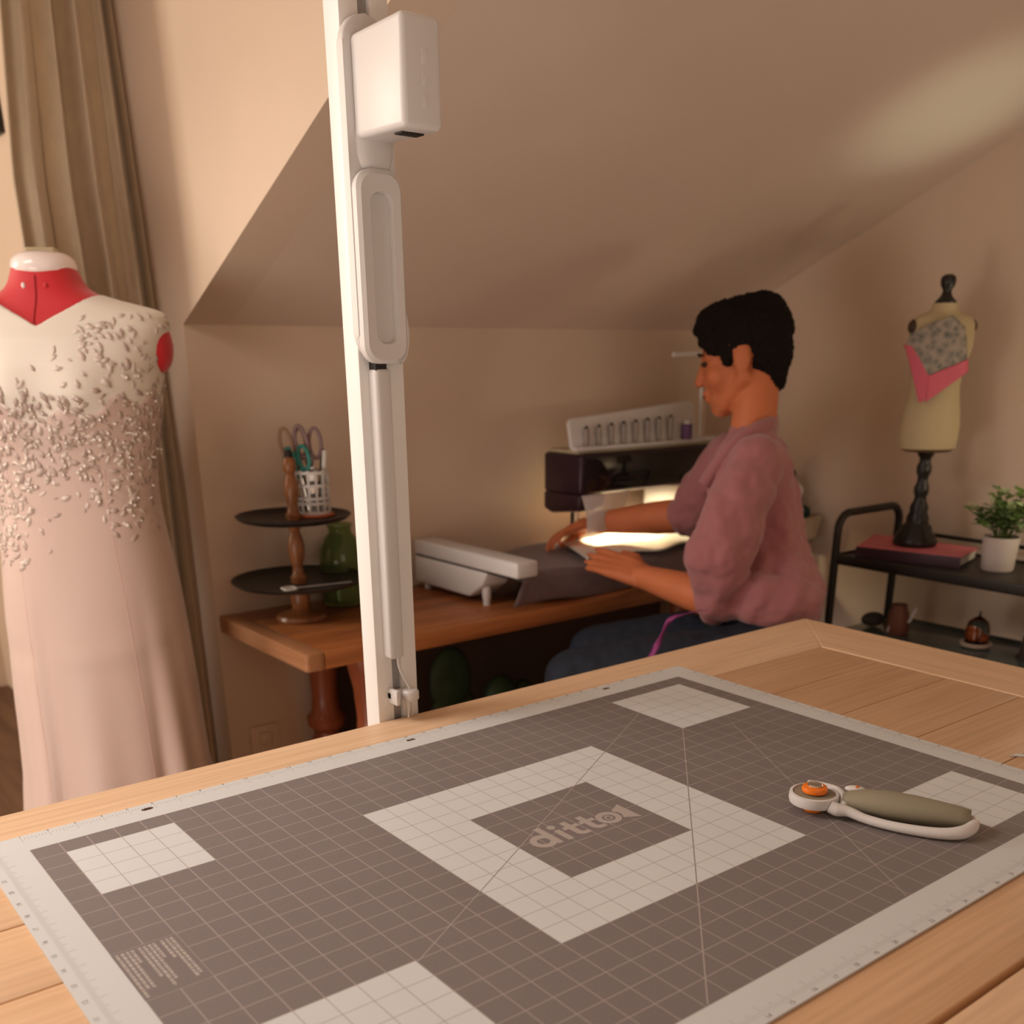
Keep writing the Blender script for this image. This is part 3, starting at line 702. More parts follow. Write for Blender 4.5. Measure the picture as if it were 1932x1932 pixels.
# curved clear eye guard
bm = NB(); n = 14
A_, B_ = [], []
for k in range(n+1):
    q = k/n; y = myf-.006-.045*math.sin(q*PI*.5); z = .955-.075*q-.01*q*q
    A_.append(bm.verts.new((1.560-.022*q, y, z))); B_.append(bm.verts.new((1.735-.100*q, y+.01, z)))
for k in range(n): bm.faces.new((A_[k], B_[k], B_[k+1], A_[k+1]))
o = obj('eye_guard', bm, mat('frosted_guard', (.80, .72, .68), rough=.35, alpha=.55), sm, smooth=180, label='frosted curved eye guard')
o.modifiers.new('t', 'SOLIDIFY').thickness = .0015
# open lid carrying the thread rack
lid = NB(); tl = .040
prism(lid, [(1.556, 1.03, 1.062), (2.005, 1.03, 1.062), (2.005, 1.045, 1.158), (1.985, 1.047, 1.166), (1.566, 1.047, 1.136), (1.556, 1.045, 1.126)], (0, .012, 0), .004, 3)
lo = obj('lid', lid, M['white_plastic'], sm, label='raised white lid with a row of bobbins')
lid = NB(); box(lid, 1.556, 2.005, 1.012, 1.035, 1.060, 1.070, .003); obj('lid_ledge', lid, M['white_plastic'], sm)
slot = mat('bobbin_grey', (.33, .285, .255), rough=.6)
for k in range(8):
    x = 1.600+.0425*k; zt = 1.112+.0022*k
    bm = NB(); lathe(bm, (x, 1.028, 1.071), [(0, 0), (.0085, 0), (.0085, .002), (.0075, .004), (.0075, zt-1.071-.004), (.0085, zt-1.071-.002), (.0085, zt-1.071), (0, zt-1.071)], 16); bo = obj('bobbin', bm, slot, sm)
    bm = NB(); lathe(bm, (x, 1.028, zt), [(0, 0), (.0045, 0), (.0045, .006), (0, .006)], 12); obj('bobbin_peg', bm, M['dark'], bo)
bm = NB(); lathe(bm, (1.955, 1.022, 1.0705), [(0, 0), (.014, 0), (.014, .036), (.012, .038), (0, .038)], 20); sp = obj('thread_spool', bm, mat('purple_thread', (.13, .06, .16), rough=.6), origin=(1.955, 1.022, 1.0705)); tag(sp, 'purple thread spool standing on the white lid of the sewing machine', 'thread spool')
bm = NB(); lathe(bm, (1.955, 1.022, 1.109), [(0, 0), (.010, 0), (.010, .006), (.006, .009), (0, .009)], 16); obj('spool_cap', bm, M['white_plastic'], sp)
# thread mast
bm = NB(); box(bm, 2.01, 2.13, 1.02, 1.10, 1.060, 1.070, .004); obj('mast_base', bm, M['white_plastic'], sm)
bm = NB(); tube(bm, [(2.045, 1.06, 1.07), (2.045, 1.06, 1.290)], .0045, 10); obj('thread_mast', bm, M['white_metal'], sm)
bm = NB(); tube(bm, [(1.945, 1.075, 1.282), (2.13, 1.045, 1.288)], .0062, 10); obj('mast_bar', bm, M['white_metal'], sm)

# ------------------------------------------------------------------ grey-mauve cloth laid over the extension table
ct = NB()
def drape(x, y):
    z = .8125+.004*math.sin(x*11+y*7)+.003*math.sin(x*23-y*13)
    return z
nx_, ny_ = 60, 34
x0, x1 = 1.272, 1.93
rows = []
for j in range(ny_+1):
    row = []
    for i in range(nx_+1):
        u, v = i/nx_, j/ny_
        x = x0+(x1-x0)*u
        if v < .55: q = v/.55; y = 1.165-(1.165-.868)*q; z = drape(x, y)
        else:
            q = (v-.55)/.45; drop = (.0685 if x < 1.75 else .0685-.03*min(1, (x-1.75)/.15))
            y = .868-.012*math.sin(min(1, q*3)*PI/2)-.006*math.sin(x*18)*q; z = drape(x, .868)-drop*q**1.15
            x += .004*math.sin(y*90)*q
        z = max(z, DZ+.003)
        row.append(ct.verts.new((x-.035*(1-u)*(0 if v < .55 else (v-.55)/.45), y, z)))
    rows.append(row)
for j in range(ny_):
    for i in range(nx_): ct.faces.new((rows[j][i], rows[j][i+1], rows[j+1][i+1], rows[j+1][i]))
mc = obj('mauve_cloth', ct, mat('mauve_cloth', (.150, .095, .095), rough=.85, sheen=.2, noise_amt=.1, noise_scale=40), origin=(1.55, 1.0, DZ), smooth=180); tag(mc, 'grey-mauve cloth draped over the desk in front of the needle', 'cloth')
mc.modifiers.new('t', 'SOLIDIFY').thickness = .003
t = thing('extension_table', 'dark extension table under the grey-mauve cloth beside the machine', 'extension table', (1.4, 1.0, DZ))
bm = NB(); box(bm, 1.29, 1.495, .884, 1.16, .790, .803, .003); box(bm, 1.496, 1.92, .884, 1.007, .790, .803, .003); obj('table_plate', bm, sm_grey, t)
for x in (1.31, 1.47):
    for y in (.905, 1.13):
        bm = NB(); lathe(bm, (x, y, DZ), [(0, 0), (.008, 0), (.008, .0505), (0, .0505)], 12); obj('leg', bm, sm_grey, t)
bm = NB(); lathe(bm, (1.88, .905, DZ), [(0, 0), (.008, 0), (.008, .0505), (0, .0505)], 12); obj('leg', bm, sm_grey, t)
# white fabric under the needle
wt = NB(); nx_, ny_ = 50, 24; rows = []
for j in range(ny_+1):
    row = []
    for i in range(nx_+1):
        u, v = i/nx_, j/ny_
        xb = 1.588+.372*u; xf = 1.470+.44*u; yb = 1.115-.03*u; yf = .872-.014*u+.012*math.sin(u*9)
        x = xb+(xf-xb)*v; y = yb+(yf-yb)*v
        z = .8235+.006*u+.014*math.exp(-((v-.22-.12*u)/.10)**2)*min(1, u*3)+.009*math.exp(-((v-.62)/.10)**2)*u+.003*math.sin(x*40+v*6)
        if v > .93: z -= .012*((v-.93)/.07)**2*0
        row.append(wt.verts.new((x, y, z)))
    rows.append(row)
for j in range(ny_):
    for i in range(nx_): wt.faces.new((rows[j][i], rows[j][i+1], rows[j+1][i+1], rows[j+1][i]))
wf = obj('white_fabric', wt, mat('white_cotton', (.78, .74, .66), rough=.8, sheen=.2), origin=(1.77, 1.0, .82), smooth=180); tag(wf, 'bunched white fabric being fed under the sewing machine needle', 'fabric')
wf.modifiers.new('t', 'SOLIDIFY').thickness = .003

# dark green cactus plants under the desk
dgreen = mat('dark_green_plant', (.018, .035, .012), rough=.6, noise_amt=.3, noise_scale=30)
dpot = mat('dark_pot', (.03, .02, .018), rough=.6)
t = thing('potted_cactus', 'tall dark green paddle cactus in a pot under the desk', 'cactus', (1.165, 1.03, 0))
bm = NB(); ell(bm, (1.172, 1.03, .545), (.062, .02, .085)); ell(bm, (1.155, 1.03, .42), (.055, .022, .10)); ell(bm, (1.21, 1.035, .44), (.045, .018, .075)); obj('cactus_pad', bm, dgreen, t, smooth=180)
bm = NB(); lathe(bm, (1.165, 1.03, 0), [(0, 0), (.055, 0), (.072, .30), (.075, .33), (.066, .33), (0, .32)], 28); obj('pot', bm, dpot, t)
t = thing('potted_cactus', 'low dark green cactus beside the taller one under the desk', 'cactus', (1.33, 1.03, 0))
bm = NB(); ell(bm, (1.325, 1.03, .475), (.05, .03, .055)); ell(bm, (1.395, 1.03, .455), (.04, .03, .05)); ell(bm, (1.34, 1.03, .40), (.05, .035, .07)); obj('cactus_pad', bm, dgreen, t, smooth=180)
bm = NB(); lathe(bm, (1.33, 1.03, 0), [(0, 0), (.055, 0), (.068, .31), (.072, .34), (.064, .34), (0, .33)], 28); obj('pot', bm, dpot, t)

# ------------------------------------------------------------------ dress form with evening dress
dx, dy = .3935, 1.0836
RGT = Vector((.842, -.540, 0)); FRT = Vector((-.540, -.842, 0))      # the form faces the camera
prof = [ # z, half width, half depth
 (.05, .235, .215), (.20, .215, .19), (.35, .190, .165), (.509, .169, .145), (.60, .165, .135), (.668, .163, .130), (.776, .157, .124), (.829, .1545, .120), (.881, .150, .117), (.931, .144, .112), (.981, .138, .106),
 (1.030, .134, .098), (1.078, .1365, .094), (1.125, .145, .098), (1.171, .155, .108), (1.226, .165, .116), (1.270, .173, .114), (1.314, .186, .100), (1.335, .192, .084), (1.350, .190, .074), (1.358, .182, .068), (1.364, .165, .064), (1.369, .145, .062), (1.375, .120, .060), (1.383, .090, .058), (1.393, .072, .056), (1.404, .062, .054), (1.425, .053, .050)]
def body_ab(z):
    for (z0, a0, b0), (z1, a1, b1) in zip(prof, prof[1:]):
        if z <= z1: 
            q = max(0, (z-z0)/(z1-z0)); return a0+(a1-a0)*q, b0+(b1-b0)*q
    return prof[-1][1:]
def body_pt(th, z, off=0.0):
    a, b = body_ab(z)
    x = (a+off)*math.copysign(abs(math.sin(th))**.9, math.sin(th)); f = (b+off)*math.copysign(abs(math.cos(th))**.9, math.cos(th))
    bust = .014*math.exp(-((z-1.235)/.045)**2)*max(0, math.cos(th))*(math.exp(-((x-.062)/.045)**2)+math.exp(-((x+.062)/.045)**2))
    return Vector((dx, dy, z))+RGT*x+FRT*(f+bust)
df = thing('dress_form', 'red dress form with white neck cap wearing a pale pink gown', 'dress form', (dx, dy, 0))
bm = NB(); n = 64; zs = [1.0+.43*k/60 for k in range(61)]
rings = [[bm.verts.new(body_pt(2*PI*k/n, z)) for k in range(n)] for z in [.70, .8, .9]+zs]
for A, B in zip(rings, rings[1:]):
    for k in range(n): bm.faces.new((A[k], A[(k+1) % n], B[(k+1) % n], B[k]))
bm.faces.new(rings[0][::-1]); bm.faces.new(rings[-1])
obj('torso', bm, M['red'], df, smooth=180)
for s in (1, -1):
    bm = NB(); ell(bm, Vector((dx, dy, 1.302))+RGT*(.174*s), (.026, .040, .046), rot=Matrix(((RGT.x, FRT.x, 0), (RGT.y, FRT.y, 0), (0, 0, 1)))); obj('arm_cap', bm, M['red'], df, smooth=180)
bm = NB(); lathe(bm, (dx, dy, 1.4235), [(0, -.006), (.050, -.006), (.0535, -.001), (.0545, .006), (.052, .016), (.045, .024), (.034, .0285), (0, .029)], 40); obj('neck_cap', bm, M['white_gloss'], df, label='glossy white neck cap')
bm = NB()
c = Vector((dx, dy, 1.4515)); prism(bm, [c-RGT*.024-FRT*.012, c+RGT*.024-FRT*.012, c+RGT*.024+FRT*.012, c-RGT*.024+FRT*.012], (0, 0, .0085), .0015, 1); obj('height_dial', bm, M['beige_plastic'], df, label='beige dial on the neck cap')
for s in (-.016, .010):
    bm = NB(); ell(bm, body_pt(s/.055, 1.398), (.0035, .0035, .005)); obj('pin', bm, M['white_gloss'] if s < 0 else M['red'], df, smooth=180)
bm = NB(); 
for k in range(16):
    z = 1.32+.094*k/15; p = body_pt(-.02, z, .0006)
    if k: prism(bm, [q_-RGT*.001, q_+RGT*.001, p+RGT*.001, p-RGT*.001], FRT*.0012)
    q_ = p
obj('centre_seam', bm, mat('dark_red_seam', (.30, .006, .012), rough=.7), df)
bm = NB(); lathe(bm, (dx, dy, 0), [(0, .02), (.016, .02), (.016, .72), (0, .72)], 16); lathe(bm, (dx, dy, 0), [(0, 0), (.15, 0), (.16, .012), (.03, .03), (0, .03)], 32); obj('stand', bm, M['black_metal'], df)

# the gown: every column of the surface runs from the hem up to the neckline
gown = thing('evening_gown', 'pale pink sleeveless gown with beaded lace bodice on the red form', 'dress', (dx, dy, .05))
ZV = 1.333
def above_neck(p):
    x = (p-Vector((dx, dy, p.z))).dot(RGT); front = (p-Vector((dx, dy, p.z))).dot(FRT) > 0
    return p.z > ZV+.57*abs(x) if front else p.z > 1.375
def ztop(th):
    z = 1.15
    while z < 1.395:
        if above_neck(body_pt(th, z, .004)): return z
        z += .001
    return z
def skirt_off(th, z):
    if z > .98: return 0
    q = min(1, (.98-z)/.5); k = q*q
    w = .5*math.sin(9*th+1.2)+.35*math.sin(14*th+.4+z*2)+.4*math.sin(5*th+2.0)
    o = .0055*k*w
    o += .012*k*math.exp(-(((th-.95)/.16)**2)) - .010*k*math.exp(-(((th-.72)/.10)**2))
    o += .008*k*math.exp(-(((th+.55)/.12)**2)) - .006*k*math.exp(-(((th+.38)/.07)**2))
    o += .003*math.exp(-((z-.77)/.02)**2)*math.sin(th*3+1)
    return o
N = 200
ths = [-PI+2*PI*k/N for k in range(N)]
tops = [ztop(th) for th in ths]
ZW = 1.02
def sheet_mesh(zfun0, zfun1, nz, off):
    bm = NB(); g = []
    for j in range(nz+1):
        g.append([bm.verts.new(body_pt(th, zfun0(i)+(zfun1(i)-zfun0(i))*j/nz, off+skirt_off(th, zfun0(i)+(zfun1(i)-zfun0(i))*j/nz))) for i, th in enumerate(ths)])
    for j in range(nz):
        for i in range(N): bm.faces.new((g[j][i], g[j][(i+1) % N], g[j+1][(i+1) % N], g[j+1][i]))
    return bm
zj = [1.175+.035*abs(math.sin(th*1.3))+.012*math.sin(th*11) for th in ths]
o = obj('skirt', sheet_mesh(lambda i: .05, lambda i: zj[i]+.01, 80, .0055), M['satin'], gown, smooth=180); o.modifiers.new('t', 'SOLIDIFY').thickness = .002
o = obj('bodice', sheet_mesh(lambda i: zj[i], lambda i: tops[i], 50, .0066), M['ivory'], gown, smooth=180); o.modifiers.new('t', 'SOLIDIFY').thickness = .002
M['seam'] = mat('satin_seam', (.62, .43, .37), rough=.5)
# seams of the skirt
for th0, th1, nm in ((-.62, -.40, 'left'), (.50, .62, 'right')):
    bm = NB(); L = []
    for k in range(40):
        z = 1.10-1.0*k/39; th = th0+(th1-th0)*(k/39); p = body_pt(th, z, .0072+skirt_off(th, z))
        L.append((bm.verts.new(p-RGT*.0012), bm.verts.new(p+FRT*.0008), bm.verts.new(p+RGT*.0012)))
    for A, B in zip(L, L[1:]):
        bm.faces.new((A[0], A[1], B[1], B[0])); bm.faces.new((A[1], A[2], B[2], B[1]))
    obj('skirt_seam', bm, M['seam'], gown)
# lace motifs and beads
rl = random.Random(11); lace = NB(); lace2 = NB(); beads = NB()
def lace_density(x, z):
    d = 0
    d += math.exp(-((z-1.13-.10*x)/.065)**2)*1.2
    d += math.exp(-(((x-.10)/.06)**2+((z-1.29)/.06)**2))*.95
    d += math.exp(-(((x+.11)/.05)**2+((z-1.03)/.085)**2))*1.0
    d += math.exp(-(((x-.08)/.05)**2+((z-1.04)/.045)**2))*.6
    d += math.exp(-((x)/.1)**2)*math.exp(-((z-1.205)/.03)**2)*.6
    return d
cnt = 0
while cnt < 950:
    th = rl.uniform(-1.75, 1.75); z = rl.uniform(.93, 1.352)
    p = body_pt(th, z, .0075); x = (p-Vector((dx, dy, z))).dot(RGT)
    if above_neck(body_pt(th, z+.012, 0)) or rl.random() > lace_density(x, z): continue
    e = .004; nrm = (body_pt(th+e, z, .007)-body_pt(th-e, z, .007)).cross(body_pt(th, z+e, .007)-body_pt(th, z-e, .007)).normalized()
    if nrm.dot(p-Vector((dx, dy, z))) < 0: nrm = -nrm
    s_ = nrm.cross(Vector((0, 0, 1))).normalized(); u_ = s_.cross(nrm)
    a = rl.uniform(0, 2*PI); A = s_*math.cos(a)+u_*math.sin(a); B = nrm.cross(A)
    L = rl.uniform(.005, .011); W = L*rl.uniform(.3, .5); lift = rl.uniform(.0003, .0014)
    tgt = lace if rl.random() < (.6 if z < 1.24 else .15) else lace2
    P = [p-A*L, p-A*L*.3+B*W+nrm*lift, p+A*L*.4+B*W*.8+nrm*lift, p+A*L+nrm*lift*.4, p+A*L*.4-B*W*.8+nrm*lift, p-A*L*.3-B*W+nrm*lift]
    ctr = tgt.verts.new(p+nrm*(lift*.4)); vs = [tgt.verts.new(v) for v in P]
    for k in range(6): tgt.faces.new((ctr, vs[k], vs[(k+1) % 6]))
    cnt += 1
    if rl.random() < .22 and z < 1.26:
        bmesh.ops.create_icosphere(beads, subdivisions=1, radius=rl.uniform(.0016, .0027), matrix=Matrix.Translation(p+nrm*.003))
for bmx, mm in ((lace, M['lace']), (lace2, mat('ivory_lace', (.62, .52, .45), rough=.4))):
    o = obj('lace_motifs', bmx, mm, gown, smooth=40); o['kind'] = 'stuff'; o.modifiers.new('t', 'SOLIDIFY').thickness = .0005
o = obj('crystal_beads', beads, M['bead'], gown, smooth=0); o['kind'] = 'stuff'

# ------------------------------------------------------------------ black metal cart at the right wall
KX0, KX1, KY0, KY1 = 1.950, 2.205, -.20, .516
KZ = .830; KL = .645
ct_ = thing('utility_cart', 'black metal cart with hoop handle against the right wall', 'cart', (2.08, .16, 0))
def hoop(y):
    pts = [(KX0, y, .04), (KX0, y, .88)]+[(KX0+.040-.040*math.cos(a), y, .888+.040*math.sin(a)) for a in [PI/2*k/6 for k in range(1, 7)]]+[(KX1-.040+.040*math.sin(a), y, .888+.040*math.cos(a)) for a in [PI/2*k/6 for k in range(0, 7)]]+[(KX1, y, .88), (KX1, y, .04)]
    bm = NB(); tube(bm, pts, .0095, 12); return bm
for y in (KY0, KY1): obj('hoop_frame', hoop(y), M['black_metal'], ct_, smooth=60)
for z, nm in ((KZ, 'upper black shelf'),):
    bm = NB(); box(bm, KX0, KX1, KY0, KY1, z-.004, z, .001); sh = obj('shelf', bm, M['black_metal'], ct_, label=nm)
    for x in (KX0, KX1):
        bm = NB(); box(bm, x-.006, x+.006, KY0, KY1, z-.020, z+.004, .003); obj('shelf_rail', bm, M['black_metal'], ct_)
    bm = NB(); box(bm, KX0, KX1, KY1-.006, KY1+.006, z-.020, z+.004, .003); obj('shelf_rail', bm, M['black_metal'], ct_)
bm = NB(); tube(bm, [(KX1, KY0, KZ+.034), (KX1, KY1, KZ+.034)], .005, 8); obj('guard_rail', bm, M['black_metal'], ct_)
bm = NB(); box(bm, KX0+.008, KX1-.008, KY0+.008, KY1-.008, KL-.006, KL, .001); obj('glass_shelf', bm, mat('teal_glass', (.10, .13, .125), rough=.15, spec=.6), ct_, label='dark teal glass lower shelf')
for x in (KX0, KX1):
    bm = NB(); box(bm, x-.006, x+.006, KY0, KY1, KL-.016, KL+.003, .003); obj('shelf_rail', bm, M['black_metal'], ct_)
for x in (KX0, KX1):
    for y in (KY0, KY1):
        bm = NB(); lathe(bm, (x, y-.0, .024), [(0, -.008), (.022, -.008), (.024, -.004), (.024, .004), (.022, .008), (0, .008)], 20, axis=(1, 0, 0)); obj('caster', bm, M['black_metal'], ct_)

# pink book under the little form
t = thing('book', 'pink covered book lying on the upper cart shelf under the miniature form', 'book', (2.08, .39, KZ))
bz = KZ+.0005
bp = [(1.966, .470), (2.150, .545), (2.163, .275), (2.022, .238)]
def quad(z0, z1, pts, m, nm, inset=0, lab=None):
    c = sum((Vector((*p, 0)) for p in pts), Vector())/4
    P = [Vector((*p, z0))*1 for p in pts]; P = [Vector((c.x+(p.x-c.x)*(1-inset), c.y+(p.y-c.y)*(1-inset), z0)) for p in P]
    bm = NB(); prism(bm, P, (0, 0, z1-z0), .0006, 1); return obj(nm, bm, m, t, label=lab)
pink = mat('pink_cover', (.70, .19, .23), rough=.5, noise_amt=.08, noise_scale=8)
quad(bz, bz+.003, bp, mat('dark_cover', (.03, .02, .03), rough=.5), 'back_cover', lab='dark back cover'); quad(bz+.003, bz+.022, bp, M['white_fab'] if 'white_fab' in M else mat('paper_pages', (.62, .58, .52), rough=.8), 'pages', .03)
quad(bz+.022, bz+.026, bp, pink, 'front_cover', lab='pink front cover')
bm = NB(); prism(bm, [(1.9655, .4715, bz), (1.9655, .4715, bz+.0255), (2.0215, .2375, bz+.0255), (2.0215, .2375, bz)], (.006, .002, 0), .0006, 1); obj('spine', bm, mat('dark_spine', (.05, .02, .035), rough=.5), t, label='dark spine')

# miniature dress form
fx, fy, fz = 2.083, .392, bz+.0262
mf = thing('miniature_dress_form', 'cream miniature dress form on a turned black stand on the pink book', 'dress form', (fx, fy, fz))
bm = NB(); lathe(bm, (fx, fy, fz), [(0, 0), (.047, 0), (.050, .006), (.050, .012), (.046, .018), (.044, .026), (.036, .034), (.034, .044), (.026, .052), (.025, .066), (.020, .076), (.021, .09), (.015, .102), (.013, .112), (.017, .122), (.017, .134), (.012, .146), (.012, .158), (.0165, .168), (.0165, .182), (.012, .192), (.013, .20), (.018, .207), (.020, .214), (0, .214)], 36); obj('stand', bm, M['black_wood'], mf, label='black turned wooden stand')
cream = mat('cream_linen', (.52, .43, .26), rough=.8, bump=.1, bump_scale=900)
mp_ = [(1.079, .064, .050), (1.10, .0660, .054), (1.13, .0665, .055), (1.16, .0630, .051), (1.19, .0580, .045), (1.215, .0555, .042), (1.24, .0575, .044), (1.27, .0640, .051), (1.30, .0690, .054), (1.325, .0720, .048), (1.345, .0725, .040), (1.357, .0660, .034), (1.364, .050, .028), (1.369, .034, .025), (1.376, .0280, .0235), (1.386, .0265, .023)]
MR = Vector((.80, -.60, 0)); MF = Vector((-.60, -.80, 0))
MR = Vector((.85, -.53, 0)).normalized(); MF = Vector((-MR.y*-1 if False else MR.y, -MR.x, 0)).normalized()
def mini_ab(z):
    for (z0, a0, b0), (z1, a1, b1) in zip(mp_, mp_[1:]):
        if z <= z1:
            q = max(0, (z-z0)/(z1-z0)); q = q*q*(3-2*q)*.5+q*.5; return a0+(a1-a0)*q, b0+(b1-b0)*q
    return mp_[-1][1:]
def mini_pt(th, z, off=0):
    a, b = mini_ab(z); x = (a+off)*math.sin(th); f = (b+off)*math.cos(th)
    f += .012*math.exp(-((z-1.30)/.026)**2)*max(0, math.cos(th))
    return Vector((fx, fy, z))+MR*x+MF*f
bm = NB(); zs = [1.079+(1.386-1.079)*k/50 for k in range(51)]; n = 48
rings = [[bm.verts.new(mini_pt(2*PI*k/n, z)) for k in range(n)] for z in zs]
for A, B in zip(rings, rings[1:]):
    for k in range(n): bm.faces.new((A[k], A[(k+1) % n], B[(k+1) % n], B[k]))
bm.faces.new(rings[0][::-1]); bm.faces.new(rings[-1]); obj('torso', bm, cream, mf, smooth=60)
bm = NB(); lathe(bm, (fx, fy, 1.386), [(0, 0), (.022, 0), (.023, .003), (.016, .010), (.012, .015), (.0095, .022), (.010, .028), (.015, .036), (.0165, .045), (.015, .053), (.009, .058), (0, .059)], 28); obj('finial', bm, M['black_wood'], mf)
for s in (1, -1):
    bm = NB(); lathe(bm, Vector((fx, fy, 1.338))+MR*(.066*s), [(0, 0), (.014, 0), (.016, .004), (.010, .010), (0, .011)], 20, axis=tuple(MR*s)); obj('arm_cap', bm, mat('dark_brown_cap', (.06, .03, .018), rough=.5), mf)
bm = NB(); lathe(bm, (fx, fy, 1.0785), [(0, -.006), (.050, -.006), (.060, .0), (0, .0)], 36); obj('bottom_rim', bm, mat('tan_rim', (.20, .125, .06), rough=.6), mf)
# scarf: square of floral print with a pink border pinned over the breast
def scarf_mat():
    m = bpy.data.materials.new('floral_scarf'); m.use_nodes = True; nt = m.node_tree; b = nt.nodes['Principled BSDF']; b.inputs['Roughness'].default_value = .7
    tc = nt.nodes.new('ShaderNodeTexCoord'); v = nt.nodes.new('ShaderNodeTexVoronoi'); v.inputs['Scale'].default_value = 75; nt.links.new(tc.outputs['Object'], v.inputs['Vector'])
    n = nt.nodes.new('ShaderNodeTexNoise'); n.inputs['Scale'].default_value = 60; nt.links.new(tc.outputs['Object'], n.inputs['Vector'])
    r = nt.nodes.new('ShaderNodeValToRGB'); e = r.color_ramp.elements
    e[0].position = .25; e[0].color = (.10, .115, .11, 1); e[1].position = .75; e[1].color = (.36, .30, .25, 1)
    s = math_node(nt, 'ADD', math_node(nt, 'MULTIPLY', v.outputs['Distance'], .55), math_node(nt, 'MULTIPLY', n.outputs['Fac'], .6))
    nt.links.new(s, r.inputs['Fac']); nt.links.new(r.outputs['Color'], b.inputs['Base Color']); return m
def drape_pt(R_, z, off):
    a_, b_ = .108, .060+.008*math.exp(-((z-1.30)/.04)**2)
    q = max(-.985, min(.985, R_/a_)); f = b_*math.sqrt(1-q*q)
    return Vector((fx, fy, z))+MR*R_+MF*(f+off+.002*math.sin(R_*70+z*30))
def scarf(poly2, nm, m, off, par):
    """outline in (offset to the side, height), draped over the breast"""
    bm = NB(); vs = [bm.verts.new((x, y, 0)) for x, y in poly2]; bm.faces.new(vs); bmesh.ops.triangulate(bm, faces=bm.faces[:])
    for _ in range(4): bmesh.ops.subdivide_edges(bm, edges=bm.edges[:], cuts=1, use_grid_fill=True)
    for v in bm.verts: v.co = drape_pt(v.co.x, v.co.y, off)
    o = obj(nm, bm, m, par, smooth=180); o.modifiers.new('t', 'SOLIDIFY').thickness = .0012; return o
sc = thing('scarf', 'grey floral scarf with pink border pinned on the miniature dress form', 'scarf', (fx, fy, 1.18))
pinkb = mat('pink_border', (.62, .11, .17), rough=.6)
scarf([(-.012, 1.360), (-.052, 1.345), (-.090, 1.325), (-.099, 1.297), (-.052, 1.234), (.034, 1.270), (.020, 1.335)], 'floral_panel', scarf_mat(), .0015, sc)
scarf([(-.100, 1.302), (-.088, 1.298), (-.050, 1.240), (-.034, 1.236), (-.052, 1.182), (-.060, 1.182)], 'pink_border', pinkb, .003, sc)
scarf([(-.050, 1.236), (.036, 1.272), (.042, 1.246), (-.048, 1.182)], 'pink_border', pinkb, .0032, sc)

# potted plant on the cart
qx, qy = 2.078, .180
pp = thing('potted_plant', 'small leafy green plant in a white pot on the upper cart shelf', 'potted plant', (qx, qy, KZ+.0005))
bm = NB(); lathe(bm, (qx, qy, KZ+.0005), [(0, 0), (.032, 0), (.034, .003), (.0385, .070), (.039, .074), (.0365, .074), (.0355, .066), (0, .064)], 36); obj('pot', bm, mat('white_ceramic', (.62, .54, .50), rough=.5), pp)
bm = NB(); lathe(bm, (qx, qy, KZ+.0652), [(0, 0), (.0345, 0), (.030, .005), (0, .008)], 24); obj('soil', bm, mat('soil', (.03, .018, .01), rough=.9), pp)
rp = random.Random(5); lf = NB(); st = NB(); lf2 = NB()
for k in range(46):
    a = rp.uniform(0, 2*PI); sp = rp.uniform(.02, .088); h = rp.uniform(.04, .125)*(1-.35*(sp/.08))
    top = Vector((qx+math.cos(a)*sp, qy+math.sin(a)*sp-.012, KZ+.075+h)); bs = Vector((qx+math.cos(a)*.015, qy+math.sin(a)*.015, KZ+.070))
    if top.x > XR-.035: top.x = XR-.035
    pts = bez(bs, bs+Vector((0, 0, h*.6)), top-Vector((0, 0, h*.2)), top, 6); tube(st, pts, .0009, 5)
    for i in (2, 3, 4, 5, 6):
        for s in (0, 1):
            if i < 6 or s == 0:
                p = pts[i]; b_ = rp.uniform(0, 2*PI); d = Vector((math.cos(b_), math.sin(b_), rp.uniform(-.1, .7))).normalized(); L = rp.uniform(.015, .026); W = L*.5
                sd_ = d.cross(Vector((rp.uniform(-.3, .3), rp.uniform(-.3, .3), 1))).normalized()*W; up = sd_.cross(d).normalized()*L*.12
                tg = lf if rp.random() < .6 else lf2
                q0, q1, q2, q3, q4 = p, p+d*L*.4+sd_+up, p+d*L, p+d*L*.4-sd_+up, p+d*L*.45
                vv = [tg.verts.new(x) for x in (q0, q1, q2, q3, q4)]
                for tri in ((0, 1, 4), (1, 2, 4), (2, 3, 4), (3, 0, 4)): tg.faces.new([vv[x] for x in tri])
def leafm(nm, c): return mat(nm, c, rough=.45, spec=.5)
obj('stems', st, leafm('stem_green', (.10, .14, .03)), pp)['kind'] = 'stuff'
obj('leaves', lf, leafm('leaf_green', (.12, .22, .05)), pp, smooth=0)['kind'] = 'stuff'
obj('leaves', lf2, leafm('leaf_pale', (.42, .54, .28)), pp, smooth=0)['kind'] = 'stuff'

